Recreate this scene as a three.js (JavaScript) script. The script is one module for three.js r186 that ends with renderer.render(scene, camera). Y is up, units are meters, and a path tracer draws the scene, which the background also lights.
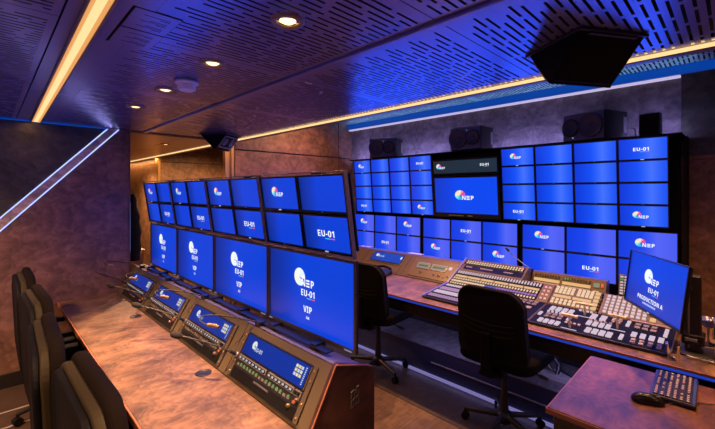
import * as THREE from 'three';
import { RoundedBoxGeometry } from 'three/addons/geometries/RoundedBoxGeometry.js';
import { mergeGeometries } from 'three/addons/utils/BufferGeometryUtils.js';
import { RectAreaLightUniformsLib } from 'three/addons/lights/RectAreaLightUniformsLib.js';
import { createNoise2D } from 'simplex-noise';

// ---------------------------------------------------------------- camera, light, exposure
// Room axes: X runs across the vehicle to the monitor wall, u = -z runs along the vehicle, y is up.
const scene = new THREE.Scene();
scene.background = new THREE.Color(0x000000);
const YAW = 44.8 * Math.PI / 180;
const camera = new THREE.PerspectiveCamera(2 * Math.atan(214.5 / 375) * 180 / Math.PI, 715 / 429, 0.03, 60);
camera.position.set(0, 1.65, 0);
camera.lookAt(Math.sin(YAW), 1.65, -Math.cos(YAW));
camera.setViewOffset(715, 429, 0, 23.5, 715, 429);
const renderer = new THREE.WebGLRenderer({ antialias: true });
renderer.toneMapping = THREE.LinearToneMapping;
renderer.toneMappingExposure = 1.0;
renderer.shadowMap.enabled = true;
RectAreaLightUniformsLib.init();

const WARM = new THREE.Color().setRGB(1.0, 0.46, 0.15), SPOTCOL = new THREE.Color().setRGB(1.0, 0.55, 0.27);
const BAYCOL = new THREE.Color().setRGB(1.0, 0.47, 0.18);
const BLUE = new THREE.Color().setRGB(0.01, 0.09, 1.0), LILAC = new THREE.Color().setRGB(0.42, 0.38, 1.0), CYAN = new THREE.Color().setRGB(0.22, 0.55, 1.0);
const LEVEL = { spot: 20, side: 17, bay: 13, wash: 5, hall: 48, strip: 6, stripRoom: 60, screen: 0.7, wallScreen: 1.0, cove: 34, teal: 5, rack: 88, edge: 10, foot: 20, riser: 3.5, diagonal: 6, leftBlue: 34 };
const V = (X, y, u) => new THREE.Vector3(X, y, -u);
// a rectangular lamp: w along its first side, h along its second, shining towards a direction
function areaLight(name, color, level, X, y, u, w, h, toX, toY, toU, roll) {
  const l = new THREE.RectAreaLight(color, level, w, h);
  l.name = name; l.position.copy(V(X, y, u));
  if (roll) l.up.copy(roll);
  l.lookAt(V(X + toX, y + toY, u + toU));
  scene.add(l);
  return l;
}
const ALONG = new THREE.Vector3(0, 0, -1);
// warm ceiling channels
areaLight('warm_channel', WARM, LEVEL.strip, 0.237, 2.184, 1.4, 0.046, 4.9, 0, -1, 0, ALONG);
areaLight('warm_channel', WARM, LEVEL.stripRoom, 1.922, 2.178, 1.4, 0.026, 5.2, 0, -1, 0, ALONG);
areaLight('warm_channel', WARM, LEVEL.stripRoom, 1.922, 2.178, 6.4, 0.026, 4.6, 0, -1, 0, ALONG);
// downlights: the row over the conference desk, then rows added for fill
const DOWNLIGHTS = [2.75, 2.18, 1.584, 1.02, 0.45, -0.12], ADDED_SIDELIGHTS = [2.9, 1.6, 0.3], ADDED_BAYLIGHTS = [3.3, 2.6, 1.7, 0.8, -0.1], ADDED_HALLLIGHTS = [[1.5, 4.7], [1.5, 6.9], [2.5, 5.5]];
for (const u of DOWNLIGHTS) {
  const s = new THREE.SpotLight(SPOTCOL, LEVEL.spot, 6, 0.46, 1, 2);
  s.name = 'downlight_lamp'; s.position.copy(V(0.7, 2.17, u)); s.target.position.copy(V(0.56, 0.75, u));
  s.castShadow = true; s.shadow.radius = 1; scene.add(s, s.target);
}
for (const u of ADDED_SIDELIGHTS) {  // out-of-view fill lamps, added to brighten the brown end wall
  const s = new THREE.SpotLight(SPOTCOL, LEVEL.side, 6, 1.1, 0.8, 2);
  s.name = 'downlight_lamp'; s.position.copy(V(-0.65, 2.17, u)); s.target.position.copy(V(-0.6, 0, u + 0.5));
  s.castShadow = true; s.shadow.radius = 5; scene.add(s, s.target);
}
for (const u of ADDED_BAYLIGHTS) {  // unseen lamps behind the header, added to warm desk and bay wall
  const s = new THREE.SpotLight(BAYCOL, u > 3 ? LEVEL.wash : LEVEL.bay, 6, u > 3 ? 1.2 : 0.75, 0.9, 2);
  s.name = 'downlight_lamp'; s.position.copy(V(2.85, 2.61, u)); s.target.position.copy(u > 3 ? V(2.75, 1.7, 4.05) : V(2.8, 0.75, u));
  s.castShadow = true; s.shadow.radius = 1; scene.add(s, s.target);
}
for (const [X, u] of ADDED_HALLLIGHTS) {  // lamps added to brighten the corridor and second bay
  const s = new THREE.SpotLight(SPOTCOL, LEVEL.hall * (X > 2 ? 0.6 : u > 6 ? 0.4 : 0.5), 6, 1.25, 0.8, 2);
  s.name = 'downlight_lamp'; s.position.copy(V(X, X > 2 ? 2.61 : 2.17, u)); s.target.position.copy(V(X, 0, u));
  s.castShadow = true; s.shadow.radius = 1; scene.add(s, s.target);
}
// screens, bank by bank
areaLight('screen_glow', BLUE, LEVEL.wallScreen * 2.2, 3.40, 1.72, 2.94, 1.2, 0.64, -1, -0.09, 0);
areaLight('screen_glow', BLUE, LEVEL.wallScreen * 2.2, 3.40, 1.72, 0.94, 1.2, 0.64, -1, -0.09, 0);
areaLight('screen_glow', BLUE, LEVEL.wallScreen * 2.2, 3.42, 1.62, 1.96, 0.7, 0.4, -1, -0.05, 0);
areaLight('screen_glow', BLUE, LEVEL.wallScreen * 2.2, 3.55, 1.12, 2.0, 3.3, 0.44, -1, 0, 0);
for (let i = 0; i < 4; i++) {
  areaLight('screen_glow', BLUE, LEVEL.screen * 2, 0.995, 1.555, 1.4 + 0.66 * i, 0.62, 0.32, -1, -0.14, 0);
  areaLight('screen_glow', BLUE, LEVEL.screen * 2, 1.03, 1.18, 1.4 + 0.66 * i, 0.62, 0.35, -1, 0, 0);
}
areaLight('screen_glow', BLUE, LEVEL.screen * 2, 2.56, 1.14, 0.345, 0.56, 0.3, -0.527, 0.1, 0.85);
// cool light strips
areaLight('cove_glow', LILAC, LEVEL.cove, 3.868, 2.545, 2.15, 0.02, 3.7, 0.25, -1, 0, ALONG);
areaLight('cove_glow', CYAN, LEVEL.teal, 3.78, 2.555, 2.1, 0.05, 3.8, -0.55, 1, 0, ALONG);
areaLight('rack_glow', LILAC, LEVEL.rack, 3.74, 2.06, 2.1, 0.03, 3.6, 0.75, 1, 0, ALONG);
areaLight('edge_glow', BLUE, LEVEL.edge, 2.508, 0.722, 1.95, 3.9, 0.012, -1, -0.3, 0);
areaLight('added_footwell_glow', LILAC, LEVEL.foot, 2.66, 0.69, 1.95, 0.03, 3.8, 0.35, -1, 0, ALONG);  // added under-desk fill for the step top
areaLight('added_left_glow', BLUE, LEVEL.leftBlue, -1.15, 1.93, 1.4, 0.04, 4.9, 0.6, 1, 0, ALONG);  // added blue fill, out of view, that turns the ceiling navy
areaLight('riser_glow', LILAC, LEVEL.riser, 2.79, 0.03, 2.0, 3.9, 0.015, -1, -0.2, 0);

// ---------------------------------------------------------------- helpers
let seed = 7;
const rnd = () => { seed = (seed + 0x6d2b79f5) | 0; let t = Math.imul(seed ^ (seed >>> 15), 1 | seed); t = (t + Math.imul(t ^ (t >>> 7), 61 | t)) ^ t; return ((t ^ (t >>> 14)) >>> 0) / 4294967296; };
const noise = createNoise2D(rnd);
const fbm = (x, y, o = 4) => { let s = 0, a = 0.5; for (let i = 0; i < o; i++) { s += a * noise(x, y); x *= 2.03; y *= 2.03; a *= 0.5; } return s; };
const names = new Map();
function numbered(n) { const k = names.get(n) ?? 0; names.set(n, k + 1); return k ? n + '_' + String(k).padStart(3, '0') : n; }
function flat(g) { const q = g.index ? g.toNonIndexed() : g.clone(); for (const k of Object.keys(q.attributes)) if (!['position', 'normal', 'uv'].includes(k)) q.deleteAttribute(k); q.morphAttributes = {}; q.clearGroups(); return q; }
// texture coordinates in metres, looked up by the face's own direction
function metres(g) {
  const p = g.attributes.position, n = g.attributes.normal, uv = new Float32Array(p.count * 2);
  for (let i = 0; i < p.count; i++) {
    const ax = Math.abs(n.getX(i)), ay = Math.abs(n.getY(i)), az = Math.abs(n.getZ(i));
    const [a, b] = ay >= ax && ay >= az ? [p.getX(i), p.getZ(i)] : ax >= az ? [p.getZ(i), p.getY(i)] : [p.getX(i), p.getY(i)];
    uv[2 * i] = a; uv[2 * i + 1] = b;
  }
  g.setAttribute('uv', new THREE.BufferAttribute(uv, 2));
  return g;
}
const join = (list) => { const g = mergeGeometries(list.map(flat)); return metres(g); };
function mesh(name, geo, mat, parent, kind) {
  const m = new THREE.Mesh(Array.isArray(geo) ? join(geo) : geo, mat);
  m.name = parent ? name : numbered(name); m.castShadow = m.receiveShadow = true;
  if (kind) m.userData.kind = kind;
  (parent ?? scene).add(m);
  return m;
}
function thing(name, label, category, at = [0, 0, 0], turn = 0, group) {
  const o = new THREE.Group(); o.name = numbered(name); o.position.copy(V(...at)); o.rotation.y = turn;
  o.userData = { label, category }; if (group) o.userData.group = group;
  scene.add(o);
  return o;
}
function copyOf(o, label) { const c = o.clone(); c.name = numbered(o.name.replace(/_\d{3}$/, '')); c.userData = { ...o.userData, label }; scene.add(c); return c; }
// local axes of a surface that faces -X: x runs to the right as seen, y up the slope [eX, eY], z out of the surface
function face(o, X, y, u, eX, eY) {
  const l = Math.hypot(eX, eY), a = eX / l, b = eY / l;
  o.position.copy(V(X, y, u));
  o.quaternion.setFromRotationMatrix(new THREE.Matrix4().makeBasis(new THREE.Vector3(0, 0, 1), new THREE.Vector3(a, b, 0), new THREE.Vector3(-b, a, 0)));
  return o;
}
// box between two corners; r rounds the edges
function bx(x0, x1, y0, y1, z0, z1, r = 0) {
  const w = Math.abs(x1 - x0), h = Math.abs(y1 - y0), d = Math.abs(z1 - z0);
  const g = r ? new RoundedBoxGeometry(w, h, d, 1, Math.min(r, w / 2.01, h / 2.01, d / 2.01)) : new THREE.BoxGeometry(w, h, d);
  return g.translate((x0 + x1) / 2, (y0 + y1) / 2, (z0 + z1) / 2);
}
const rb = (X0, X1, y0, y1, u0, u1, r) => bx(X0, X1, y0, y1, -u1, -u0, r);          // the same in room axes
function shapeOf(pts, hole) {
  const s = new THREE.Shape(pts.map(([a, b]) => new THREE.Vector2(a, b)));
  if (hole) s.holes.push(new THREE.Path(hole.map(([a, b]) => new THREE.Vector2(a, b))));
  return s;
}
function prism(pts, d, bevel = 0, hole) {                                           // outline in x, y, extruded along +z
  return new THREE.ExtrudeGeometry(shapeOf(pts, hole), { depth: d - 2 * bevel, bevelEnabled: bevel > 0, bevelSize: bevel, bevelThickness: bevel, bevelOffset: -bevel, bevelSegments: 2, curveSegments: 8 }).translate(0, 0, bevel);
}
const profile = (pts, u0, u1, bevel) => prism(pts, Math.abs(u1 - u0), bevel).translate(0, 0, -Math.max(u0, u1)); // X, y outline swept along u
function roundRect(x0, x1, y0, y1, r, n = 5) {
  const out = [];
  for (const [cx, cy, a] of [[x1 - r, y1 - r, 0], [x0 + r, y1 - r, 90], [x0 + r, y0 + r, 180], [x1 - r, y0 + r, 270]])
    for (let i = 0; i <= n; i++) { const t = (a + 90 * i / n) * Math.PI / 180; out.push([cx + r * Math.cos(t), cy + r * Math.sin(t)]); }
  return out;
}
const tube = (pts, r, seg = 24, rad = 7) => new THREE.TubeGeometry(new THREE.CatmullRomCurve3(pts.map((p) => new THREE.Vector3(...p))), seg, r, rad, false);
function rod(a, b, r, r2 = r, n = 10) {
  const A = new THREE.Vector3(...a), B = new THREE.Vector3(...b), d = B.clone().sub(A);
  return new THREE.CylinderGeometry(r2, r, d.length(), n).applyQuaternion(new THREE.Quaternion().setFromUnitVectors(new THREE.Vector3(0, 1, 0), d.normalize())).translate((A.x + B.x) / 2, (A.y + B.y) / 2, (A.z + B.z) / 2);
}
const lathe = (pts, n = 20) => new THREE.LatheGeometry(pts.map(([a, b]) => new THREE.Vector2(a, b)), n);

// ---------------------------------------------------------------- materials
function texture(size, repeat, f, srgb = true) {
  const d = new Uint8Array(size * size * 4);
  for (let y = 0; y < size; y++) for (let x = 0; x < size; x++) {
    const c = f(x / size, y / size), i = (y * size + x) * 4;
    for (let k = 0; k < 3; k++) d[i + k] = Math.max(0, Math.min(255, c[k] * 255));
    d[i + 3] = 255;
  }
  const t = new THREE.DataTexture(d, size, size); t.wrapS = t.wrapT = THREE.MirroredRepeatWrapping; t.magFilter = THREE.LinearFilter; t.minFilter = THREE.LinearMipmapLinearFilter;
  t.repeat.set(repeat, repeat); if (srgb) t.colorSpace = THREE.SRGBColorSpace; t.needsUpdate = true;
  return t;
}
const g3 = (v) => [v, v, v];
const plasterMap = texture(512, 0.7, (x, y) => { const a = fbm(x * 5 + 3, y * 5), b = fbm(x * 14 + a, y * 14 + 9, 5), c = Math.abs(fbm(x * 8 + b * .8, y * 8 + a * .8, 4)); return g3(0.76 + 0.18 * a + 0.2 * b - 0.5 * Math.max(0, 0.16 - c)); });
const plasterBump = texture(512, 0.7, (x, y) => { const b = fbm(x * 14, y * 14, 5), c = Math.abs(fbm(x * 9 + b * .4, y * 9, 4)); return g3(0.5 + 0.3 * b + c * .5); }, false);
const laminateMap = texture(512, 1.0, (x, y) => { const a = fbm(x * 3, y * 5 + 5, 5), b = fbm(x * 22 + a * 2, y * 22, 4), c = fbm(x * 60, y * 14 + 4, 3), v = 0.74 + 0.3 * a + 0.22 * b + 0.04 * c; return [v, v * 0.97, v * 0.94]; });
const floorMap = texture(512, 0.9, (x, y) => { const a = fbm(x * 5, y * 40, 4), b = fbm(x * 9, y * 9 + 7, 4); return g3(0.78 + 0.2 * a + 0.16 * b); });
const softMap = texture(256, 1.2, (x, y) => g3(0.9 + 0.12 * fbm(x * 6, y * 6, 4)), false);
const weaveMap = texture(256, 14, (x, y) => g3(0.5 + 0.4 * Math.sin(x * 100) * Math.sin(y * 100)), false);
const std = (rgb, o = {}) => new THREE.MeshStandardMaterial({ color: new THREE.Color().setRGB(...rgb), roughness: 0.6, ...o });
const M = {
  plaster: std([0.32, 0.16, 0.115], { map: plasterMap, bumpMap: plasterBump, bumpScale: 0.003, roughness: 0.55 }),
  plasterPale: std([0.24, 0.19, 0.21], { map: plasterMap, bumpMap: plasterBump, bumpScale: 0.003, roughness: 0.55 }),
  plasterGold: std([0.30, 0.16, 0.085], { map: plasterMap, bumpMap: plasterBump, bumpScale: 0.003, roughness: 0.5 }),
  charcoal: std([0.10, 0.095, 0.07], { map: plasterMap, bumpMap: plasterBump, bumpScale: 0.003, roughness: 0.5 }),
  copper: std([0.8, 0.58, 0.48], { map: plasterMap, roughness: 0.5 }),
  shell: std([0.05, 0.05, 0.055], { roughness: 0.9 }),
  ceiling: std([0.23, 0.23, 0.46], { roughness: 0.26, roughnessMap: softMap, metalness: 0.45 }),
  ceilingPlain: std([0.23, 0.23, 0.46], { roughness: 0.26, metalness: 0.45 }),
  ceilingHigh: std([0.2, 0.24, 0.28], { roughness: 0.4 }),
  ceilingBack: std([0.004, 0.004, 0.005], { roughness: 0.95 }),
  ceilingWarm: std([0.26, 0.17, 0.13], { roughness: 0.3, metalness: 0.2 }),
  fascia: std([0.06, 0.12, 0.4], { roughness: 0.3 }),
  gold: std([0.5, 0.32, 0.13], { roughness: 0.35, metalness: 0.6 }),
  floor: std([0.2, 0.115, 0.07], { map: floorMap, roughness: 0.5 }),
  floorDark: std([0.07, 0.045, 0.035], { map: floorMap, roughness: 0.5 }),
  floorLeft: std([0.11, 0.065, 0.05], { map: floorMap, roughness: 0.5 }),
  inlay: std([0.6, 0.55, 0.55], { roughness: 0.35, metalness: 0.4 }),
  baseboard: std([0.008, 0.007, 0.007], { roughness: 0.5 }),
  riserTop: std([0.42, 0.38, 0.4], { map: floorMap, roughness: 0.5 }),
  riserFace: std([0.035, 0.04, 0.1], { roughness: 0.45 }),
  laminate: std([0.27, 0.155, 0.09], { map: laminateMap, roughness: 0.55, bumpMap: laminateMap, bumpScale: 0.0006 }),
  laminateRed: std([0.24, 0.095, 0.06], { map: laminateMap, roughness: 0.42 }),
  laminateEdge: std([0.35, 0.13, 0.07], { roughness: 0.4 }),
  sidePanel: std([0.11, 0.042, 0.03], { map: plasterMap, roughness: 0.45 }),
  tan: std([0.135, 0.103, 0.064], { roughness: 0.45, metalness: 0.25, roughnessMap: softMap }),
  tanDark: std([0.10, 0.075, 0.05], { roughness: 0.5, metalness: 0.2 }),
  consoleTop: std([0.17, 0.14, 0.15], { roughness: 0.4, metalness: 0.2 }),
  rackTan: std([0.11, 0.078, 0.05], { roughness: 0.5, metalness: 0.15, roughnessMap: softMap }),
  black: std([0.012, 0.012, 0.013], { roughness: 0.45 }),
  blackGloss: std([0.01, 0.01, 0.011], { roughness: 0.2 }),
  blackSoft: new THREE.MeshPhysicalMaterial({ color: 0x0d0c0c, roughness: 0.85, specularIntensity: 0.4 }),
  blackDeep: new THREE.MeshPhysicalMaterial({ color: 0x090808, roughness: 0.6, specularIntensity: 0.25 }),
  fabric: new THREE.MeshPhysicalMaterial({ color: 0x0a0909, roughness: 0.95, bumpMap: weaveMap, bumpScale: 0.0006, specularIntensity: 0.2 }),
  cushion: new THREE.MeshPhysicalMaterial({ color: 0x130d0b, roughness: 0.95, specularIntensity: 0.2 }),
  shellChair: new THREE.MeshPhysicalMaterial({ color: 0x0b0b10, roughness: 0.6, specularIntensity: 0.25 }),
  band: new THREE.MeshPhysicalMaterial({ color: 0x2e281b, roughness: 0.6, specularIntensity: 0.35 }),
  rim: std([0.3, 0.28, 0.3], { roughness: 0.4, metalness: 0.5 }),
  metal: std([0.35, 0.34, 0.36], { roughness: 0.35, metalness: 0.8 }),
  bronze: std([0.28, 0.18, 0.1], { roughness: 0.4, metalness: 0.6 }),
  frameGrey: std([0.10, 0.09, 0.1], { roughness: 0.4, metalness: 0.3 }),
  white: std([0.7, 0.68, 0.68], { roughness: 0.5 }),
  grey: std([0.16, 0.15, 0.15], { roughness: 0.55 }),
  keyGrey: std([0.3, 0.26, 0.25], { roughness: 0.5 }),
  keyWhite: std([0.62, 0.52, 0.52], { roughness: 0.5 }),
  foam: std([0.02, 0.017, 0.015], { roughness: 1 }),
  baffle: std([0.12, 0.14, 0.22], { roughness: 0.5 }),
  cone: std([0.06, 0.065, 0.09], { roughness: 0.4 }),
  cable: std([0.02, 0.02, 0.022], { roughness: 0.55 }),
  cableGrey: std([0.25, 0.23, 0.23], { roughness: 0.5 }),
  orange: std([0.5, 0.2, 0.05], { roughness: 0.5 }),
};
const glow = (rgb, k = 1) => new THREE.MeshStandardMaterial({ color: 0x050505, emissive: new THREE.Color().setRGB(...rgb), emissiveIntensity: k, roughness: 0.5 });
const G = {
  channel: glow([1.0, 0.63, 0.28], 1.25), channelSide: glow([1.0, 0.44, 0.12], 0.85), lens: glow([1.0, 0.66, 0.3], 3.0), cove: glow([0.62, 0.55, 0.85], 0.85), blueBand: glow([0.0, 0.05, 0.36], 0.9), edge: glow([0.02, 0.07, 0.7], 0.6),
  riser: glow([0.34, 0.3, 0.75], 0.5), diagonal: glow([0.36, 0.45, 1.0], 1.8), keyWarm: glow([1.0, 0.70, 0.42], 0.8), keyAmber: glow([1.0, 0.62, 0.26], 0.7), keyWhite: glow([0.85, 0.66, 0.72], 0.75),
  keyPink: glow([0.72, 0.4, 0.62], 0.6), keyPurple: glow([0.45, 0.2, 0.75], 0.6), keyGreen: glow([0.2, 0.55, 0.16], 0.55), keyBlue: glow([0.1, 0.12, 0.7], 0.6), keyRed: glow([0.9, 0.12, 0.05], 0.8), meter: glow([0.3, 0.36, 0.26], 0.6), badge: glow([0.55, 0.55, 0.62], 0.9),
  lampTip: glow([1.0, 0.68, 0.42], 1.0), dot: glow([0.4, 0.45, 0.7], 0.6),
};

// ---------------------------------------------------------------- what the screens show, sheen on the wall ones painted in
function wheel(c, x, y, r, cols) {
  cols.forEach((k, i) => { c.fillStyle = k; c.beginPath(); c.moveTo(x, y); c.arc(x, y, r, (i / cols.length) * 2 * Math.PI - 1.9, ((i + 1.06) / cols.length) * 2 * Math.PI - 1.9); c.closePath(); c.fill(); });
}
const RAINBOW = ['#fff0e8', '#ff9a9a', '#ff4468', '#c860e0', '#1c50ff', '#1c50ff', '#38a8f0', '#46cfee', '#8fe6f2', '#d4f2d8', '#ffe9b0', '#ffdcc0'];
const PALE = ['#f6ffef', '#eef8ff', '#e8f0ff', '#ffffff', '#1c50ff', '#e4f6ff', '#e8fbf4', '#f4ffe8', '#fbffe0', '#ffffe8', '#fdfff0', '#f8fff4'];
function brand(c, x, y, s, cols) {                                                  // colour wheel with three white letters across its lower right
  wheel(c, x - 0.52 * s, y - 0.2 * s, 0.72 * s, cols);
  c.fillStyle = '#fff'; c.font = `bold ${0.82 * s}px sans-serif`; c.textBaseline = 'alphabetic'; c.textAlign = 'left';
  c.fillText('N', x - 0.34 * s, y + 0.5 * s);
  for (const k of [0, 1, 2]) c.fillRect(x + 0.34 * s, y + (-0.09 + 0.225 * k) * s, 0.44 * s, 0.14 * s);
  c.fillText('P', x + 0.86 * s, y + 0.5 * s);
}
function unit(c, x, y, s) {
  c.fillStyle = '#fff'; c.font = `bold ${s}px sans-serif`; c.textAlign = 'center'; c.textBaseline = 'middle'; c.fillText('EU-01', x, y);
  c.fillStyle = '#ff5a6a'; c.fillRect(x + 0.55 * s, y + 0.5 * s, 0.7 * s, 0.1 * s); c.fillStyle = '#58d8f0'; c.fillRect(x - 0.2 * s, y + 0.5 * s, 0.7 * s, 0.1 * s);
}
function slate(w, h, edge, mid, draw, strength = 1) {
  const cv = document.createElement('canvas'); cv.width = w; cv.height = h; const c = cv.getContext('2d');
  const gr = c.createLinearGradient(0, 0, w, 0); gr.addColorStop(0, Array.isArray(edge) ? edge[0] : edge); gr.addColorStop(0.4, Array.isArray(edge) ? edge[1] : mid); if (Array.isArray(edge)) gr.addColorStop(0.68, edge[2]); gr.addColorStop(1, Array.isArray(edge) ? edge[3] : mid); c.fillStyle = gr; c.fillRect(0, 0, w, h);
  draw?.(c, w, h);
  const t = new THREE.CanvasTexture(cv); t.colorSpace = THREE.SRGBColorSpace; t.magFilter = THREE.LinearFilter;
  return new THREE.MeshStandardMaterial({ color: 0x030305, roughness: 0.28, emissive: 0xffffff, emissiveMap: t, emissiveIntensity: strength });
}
const small = ['#0838d8', '#0f50f4', '#4472ff', '#1450f2'], low = ['#0f3ce0', '#1a46ee', '#5566f8', '#4a5cf0'], quad = ['#072a90', '#0440d8'];  // wall screens: lighter bands paint in panel angle and reflections
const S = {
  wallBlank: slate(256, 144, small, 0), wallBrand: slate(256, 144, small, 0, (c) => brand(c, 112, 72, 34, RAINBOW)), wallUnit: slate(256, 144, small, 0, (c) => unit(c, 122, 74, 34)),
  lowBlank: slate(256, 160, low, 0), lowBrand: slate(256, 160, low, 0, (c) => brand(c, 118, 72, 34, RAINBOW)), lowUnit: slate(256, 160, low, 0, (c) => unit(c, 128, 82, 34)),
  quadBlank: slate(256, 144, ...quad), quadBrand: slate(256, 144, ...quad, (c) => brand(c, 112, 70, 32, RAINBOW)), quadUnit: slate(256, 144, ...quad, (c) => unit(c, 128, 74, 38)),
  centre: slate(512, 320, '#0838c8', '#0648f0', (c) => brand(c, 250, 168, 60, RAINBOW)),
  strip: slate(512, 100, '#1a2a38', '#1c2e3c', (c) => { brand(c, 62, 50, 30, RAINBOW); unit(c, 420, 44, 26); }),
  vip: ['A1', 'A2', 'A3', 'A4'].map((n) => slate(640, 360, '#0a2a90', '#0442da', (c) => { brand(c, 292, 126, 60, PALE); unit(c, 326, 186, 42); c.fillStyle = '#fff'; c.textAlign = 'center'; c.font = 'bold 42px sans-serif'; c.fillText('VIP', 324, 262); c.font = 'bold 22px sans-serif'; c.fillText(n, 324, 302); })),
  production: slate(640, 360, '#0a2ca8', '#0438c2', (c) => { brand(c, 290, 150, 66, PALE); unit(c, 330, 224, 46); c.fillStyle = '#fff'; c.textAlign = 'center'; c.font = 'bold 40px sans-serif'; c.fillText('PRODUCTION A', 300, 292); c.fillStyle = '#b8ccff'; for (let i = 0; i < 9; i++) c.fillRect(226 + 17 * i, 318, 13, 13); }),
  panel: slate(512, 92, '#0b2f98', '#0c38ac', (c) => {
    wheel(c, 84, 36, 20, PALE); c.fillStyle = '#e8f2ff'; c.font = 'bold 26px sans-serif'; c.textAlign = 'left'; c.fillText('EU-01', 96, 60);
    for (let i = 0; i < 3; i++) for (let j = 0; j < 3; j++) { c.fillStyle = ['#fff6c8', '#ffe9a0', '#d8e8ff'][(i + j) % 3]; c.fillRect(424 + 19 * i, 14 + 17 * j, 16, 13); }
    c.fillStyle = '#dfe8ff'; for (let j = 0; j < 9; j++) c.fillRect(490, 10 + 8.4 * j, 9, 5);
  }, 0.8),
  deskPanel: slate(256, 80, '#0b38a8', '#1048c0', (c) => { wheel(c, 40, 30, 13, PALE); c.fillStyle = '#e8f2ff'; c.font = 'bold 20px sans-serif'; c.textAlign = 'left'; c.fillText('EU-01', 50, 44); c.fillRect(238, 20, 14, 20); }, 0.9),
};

// ---------------------------------------------------------------- the room
const room = (name, geo, mat, parent) => mesh(name, geo, mat, parent, parent ? undefined : 'structure');
room('floor', [rb(-1.3, 4.1, -0.1, 0, -1.3, 9.1)], M.floor);
{
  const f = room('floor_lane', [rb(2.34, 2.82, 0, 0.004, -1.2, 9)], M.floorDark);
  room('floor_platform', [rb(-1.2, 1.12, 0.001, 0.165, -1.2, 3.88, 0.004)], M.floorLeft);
  [3.45, 3.22, 2.99, 2.76].forEach((u, i) => room('trim_' + (i + 2), [rb(-1.2, 0.4, 0.164, 0.168, u - 0.006, u + 0.006)], M.inlay));
}
// step along the monitor wall under the long desk
room('floor_step', [rb(2.81, 3.9, 0.001, 0.255, -1.2, 4.05)], M.riserFace);
room('floor_step_top', [rb(2.805, 3.9, 0.255, 0.262, -1.2, 4.05)], M.riserTop);
room('trim_6', [rb(2.803, 2.81, 0.128, 0.136, -0.2, 1.9)], M.inlay);
// brown end wall with its diagonal light line
{
  const w = room('wall_far', [rb(-1.3, 0.93, 0, 2.2, 3.885, 3.97)], M.plaster);
  const up = (y) => 0.079 + (y - 1.448) / 1.095, lo = (y) => 0.079 + (y - 1.35) / 1.104;         // the two edges of the diagonal in room X
  const dark = profile([[-1.2, 2.2], [up(2.2), 2.2], [up(0.2), 0.2], [-1.2, 0.2]], 3.876, 3.886);
  room('wall_panel', [dark], M.charcoal, w);
  room('wall_panel', [profile([[lo(2.2), 2.2], [0.928, 2.2], [0.928, 0.27], [lo(0.27), 0.27]], 3.876, 3.886)], M.plaster, w);
  const t = room('trim_1', [profile([[up(2.2), 2.2], [lo(2.2), 2.2], [lo(0.27), 0.27], [up(0.27), 0.27]], 3.872, 3.885)], M.copper);
  for (const e of [up, lo]) mesh('light_line', [rod([e(2.195), 2.195, -3.868], [e(0.27), 0.27, -3.868], 0.0045, 0.0045, 6)], G.diagonal, t);
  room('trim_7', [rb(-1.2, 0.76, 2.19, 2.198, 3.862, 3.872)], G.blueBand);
  room('baseboard_far', [rb(-1.2, 0.928, 0.165, 0.272, 3.862, 3.886, 0.003)], M.baseboard);
  mesh('end_cap', [rb(0.928, 0.936, 0, 2.2, 3.87, 3.97)], M.tanDark, w);
  mesh('light_line', [rb(0.936, 0.94, 1.1, 1.55, 3.885, 3.895)], G.diagonal, w);
  const n = new THREE.Vector3(0.67, 0.742, 0);
  areaLight('diagonal_glow', LILAC, LEVEL.diagonal, 0.42, 1.78, 3.855, 0.012, 1.1, 0, 0.0, -1, n);
}
room('wall_left', [rb(-1.3, -1.2, 0, 2.3, -1.2, 3.97)], M.plaster);
room('wall_near', [rb(-1.3, 4.1, 0, 2.8, -1.3, -1.2)], M.plaster);
room('wall_corridor', [rb(0.83, 0.93, 0, 2.3, 3.97, 9)], M.plasterGold);
room('wall_end', [rb(-1.3, 4.1, 0, 2.8, 9, 9.1)], M.plasterGold);
// monitor wall with the dark pilaster at its near end
{
  const w = room('wall_right', [rb(3.9, 4.0, 0, 2.8, -1.2, 9)], M.plasterPale);
  room('wall_pilaster', [rb(3.845, 3.9, 1.9, 2.555, -1.2, 0.297, 0.004)], M.charcoal);
  room('wall_pilaster_base', [rb(3.75, 3.9, 0, 1.885, -1.2, 0.30, 0.004), rb(3.74, 3.9, 1.885, 1.915, -1.2, 0.305, 0.004)], M.plaster);
}
// cross walls of the two side bays
{
  const w = room('wall_bay', [rb(2.02, 3.9, 0, 2.69, 4.07, 4.2)], M.baseboard);
  room('wall_panel', [rb(2.04, 3.63, 2.135, 2.68, 4.05, 4.075, 0.004)], M.plaster, w);
  room('wall_panel', [rb(2.04, 3.63, 0.0, 2.122, 4.05, 4.075, 0.004)], M.plaster, w);
  room('wall_panel', [rb(3.64, 3.9, 2.135, 2.68, 4.05, 4.075, 0.004)], M.plaster, w);
  room('wall_panel', [rb(3.64, 3.9, 0.0, 2.122, 4.05, 4.075, 0.004)], M.plaster, w);
  room('pillar_1', [rb(1.93, 1.985, 0, 2.18, 4.07, 4.13, 0.006), rb(1.995, 2.03, 0, 2.18, 4.05, 4.13, 0.006)], M.gold);
  const w2 = room('wall_bay_2', [rb(2.0, 3.9, 0, 2.69, 6.52, 6.65)], M.baseboard);
  room('wall_panel', [rb(2.0, 3.9, 2.125, 2.68, 6.5, 6.525, 0.004)], M.plasterGold, w2);
  room('wall_panel', [rb(2.0, 3.9, 0, 2.118, 6.5, 6.525, 0.004)], M.plasterGold, w2);
  room('pillar_2', [rb(1.96, 2.0, 0, 2.18, 6.5, 6.65, 0.005)], M.gold);
  room('wall_bay_3', [rb(2.0, 2.1, 0, 2.69, 6.65, 9)], M.plasterGold);
}
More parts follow.
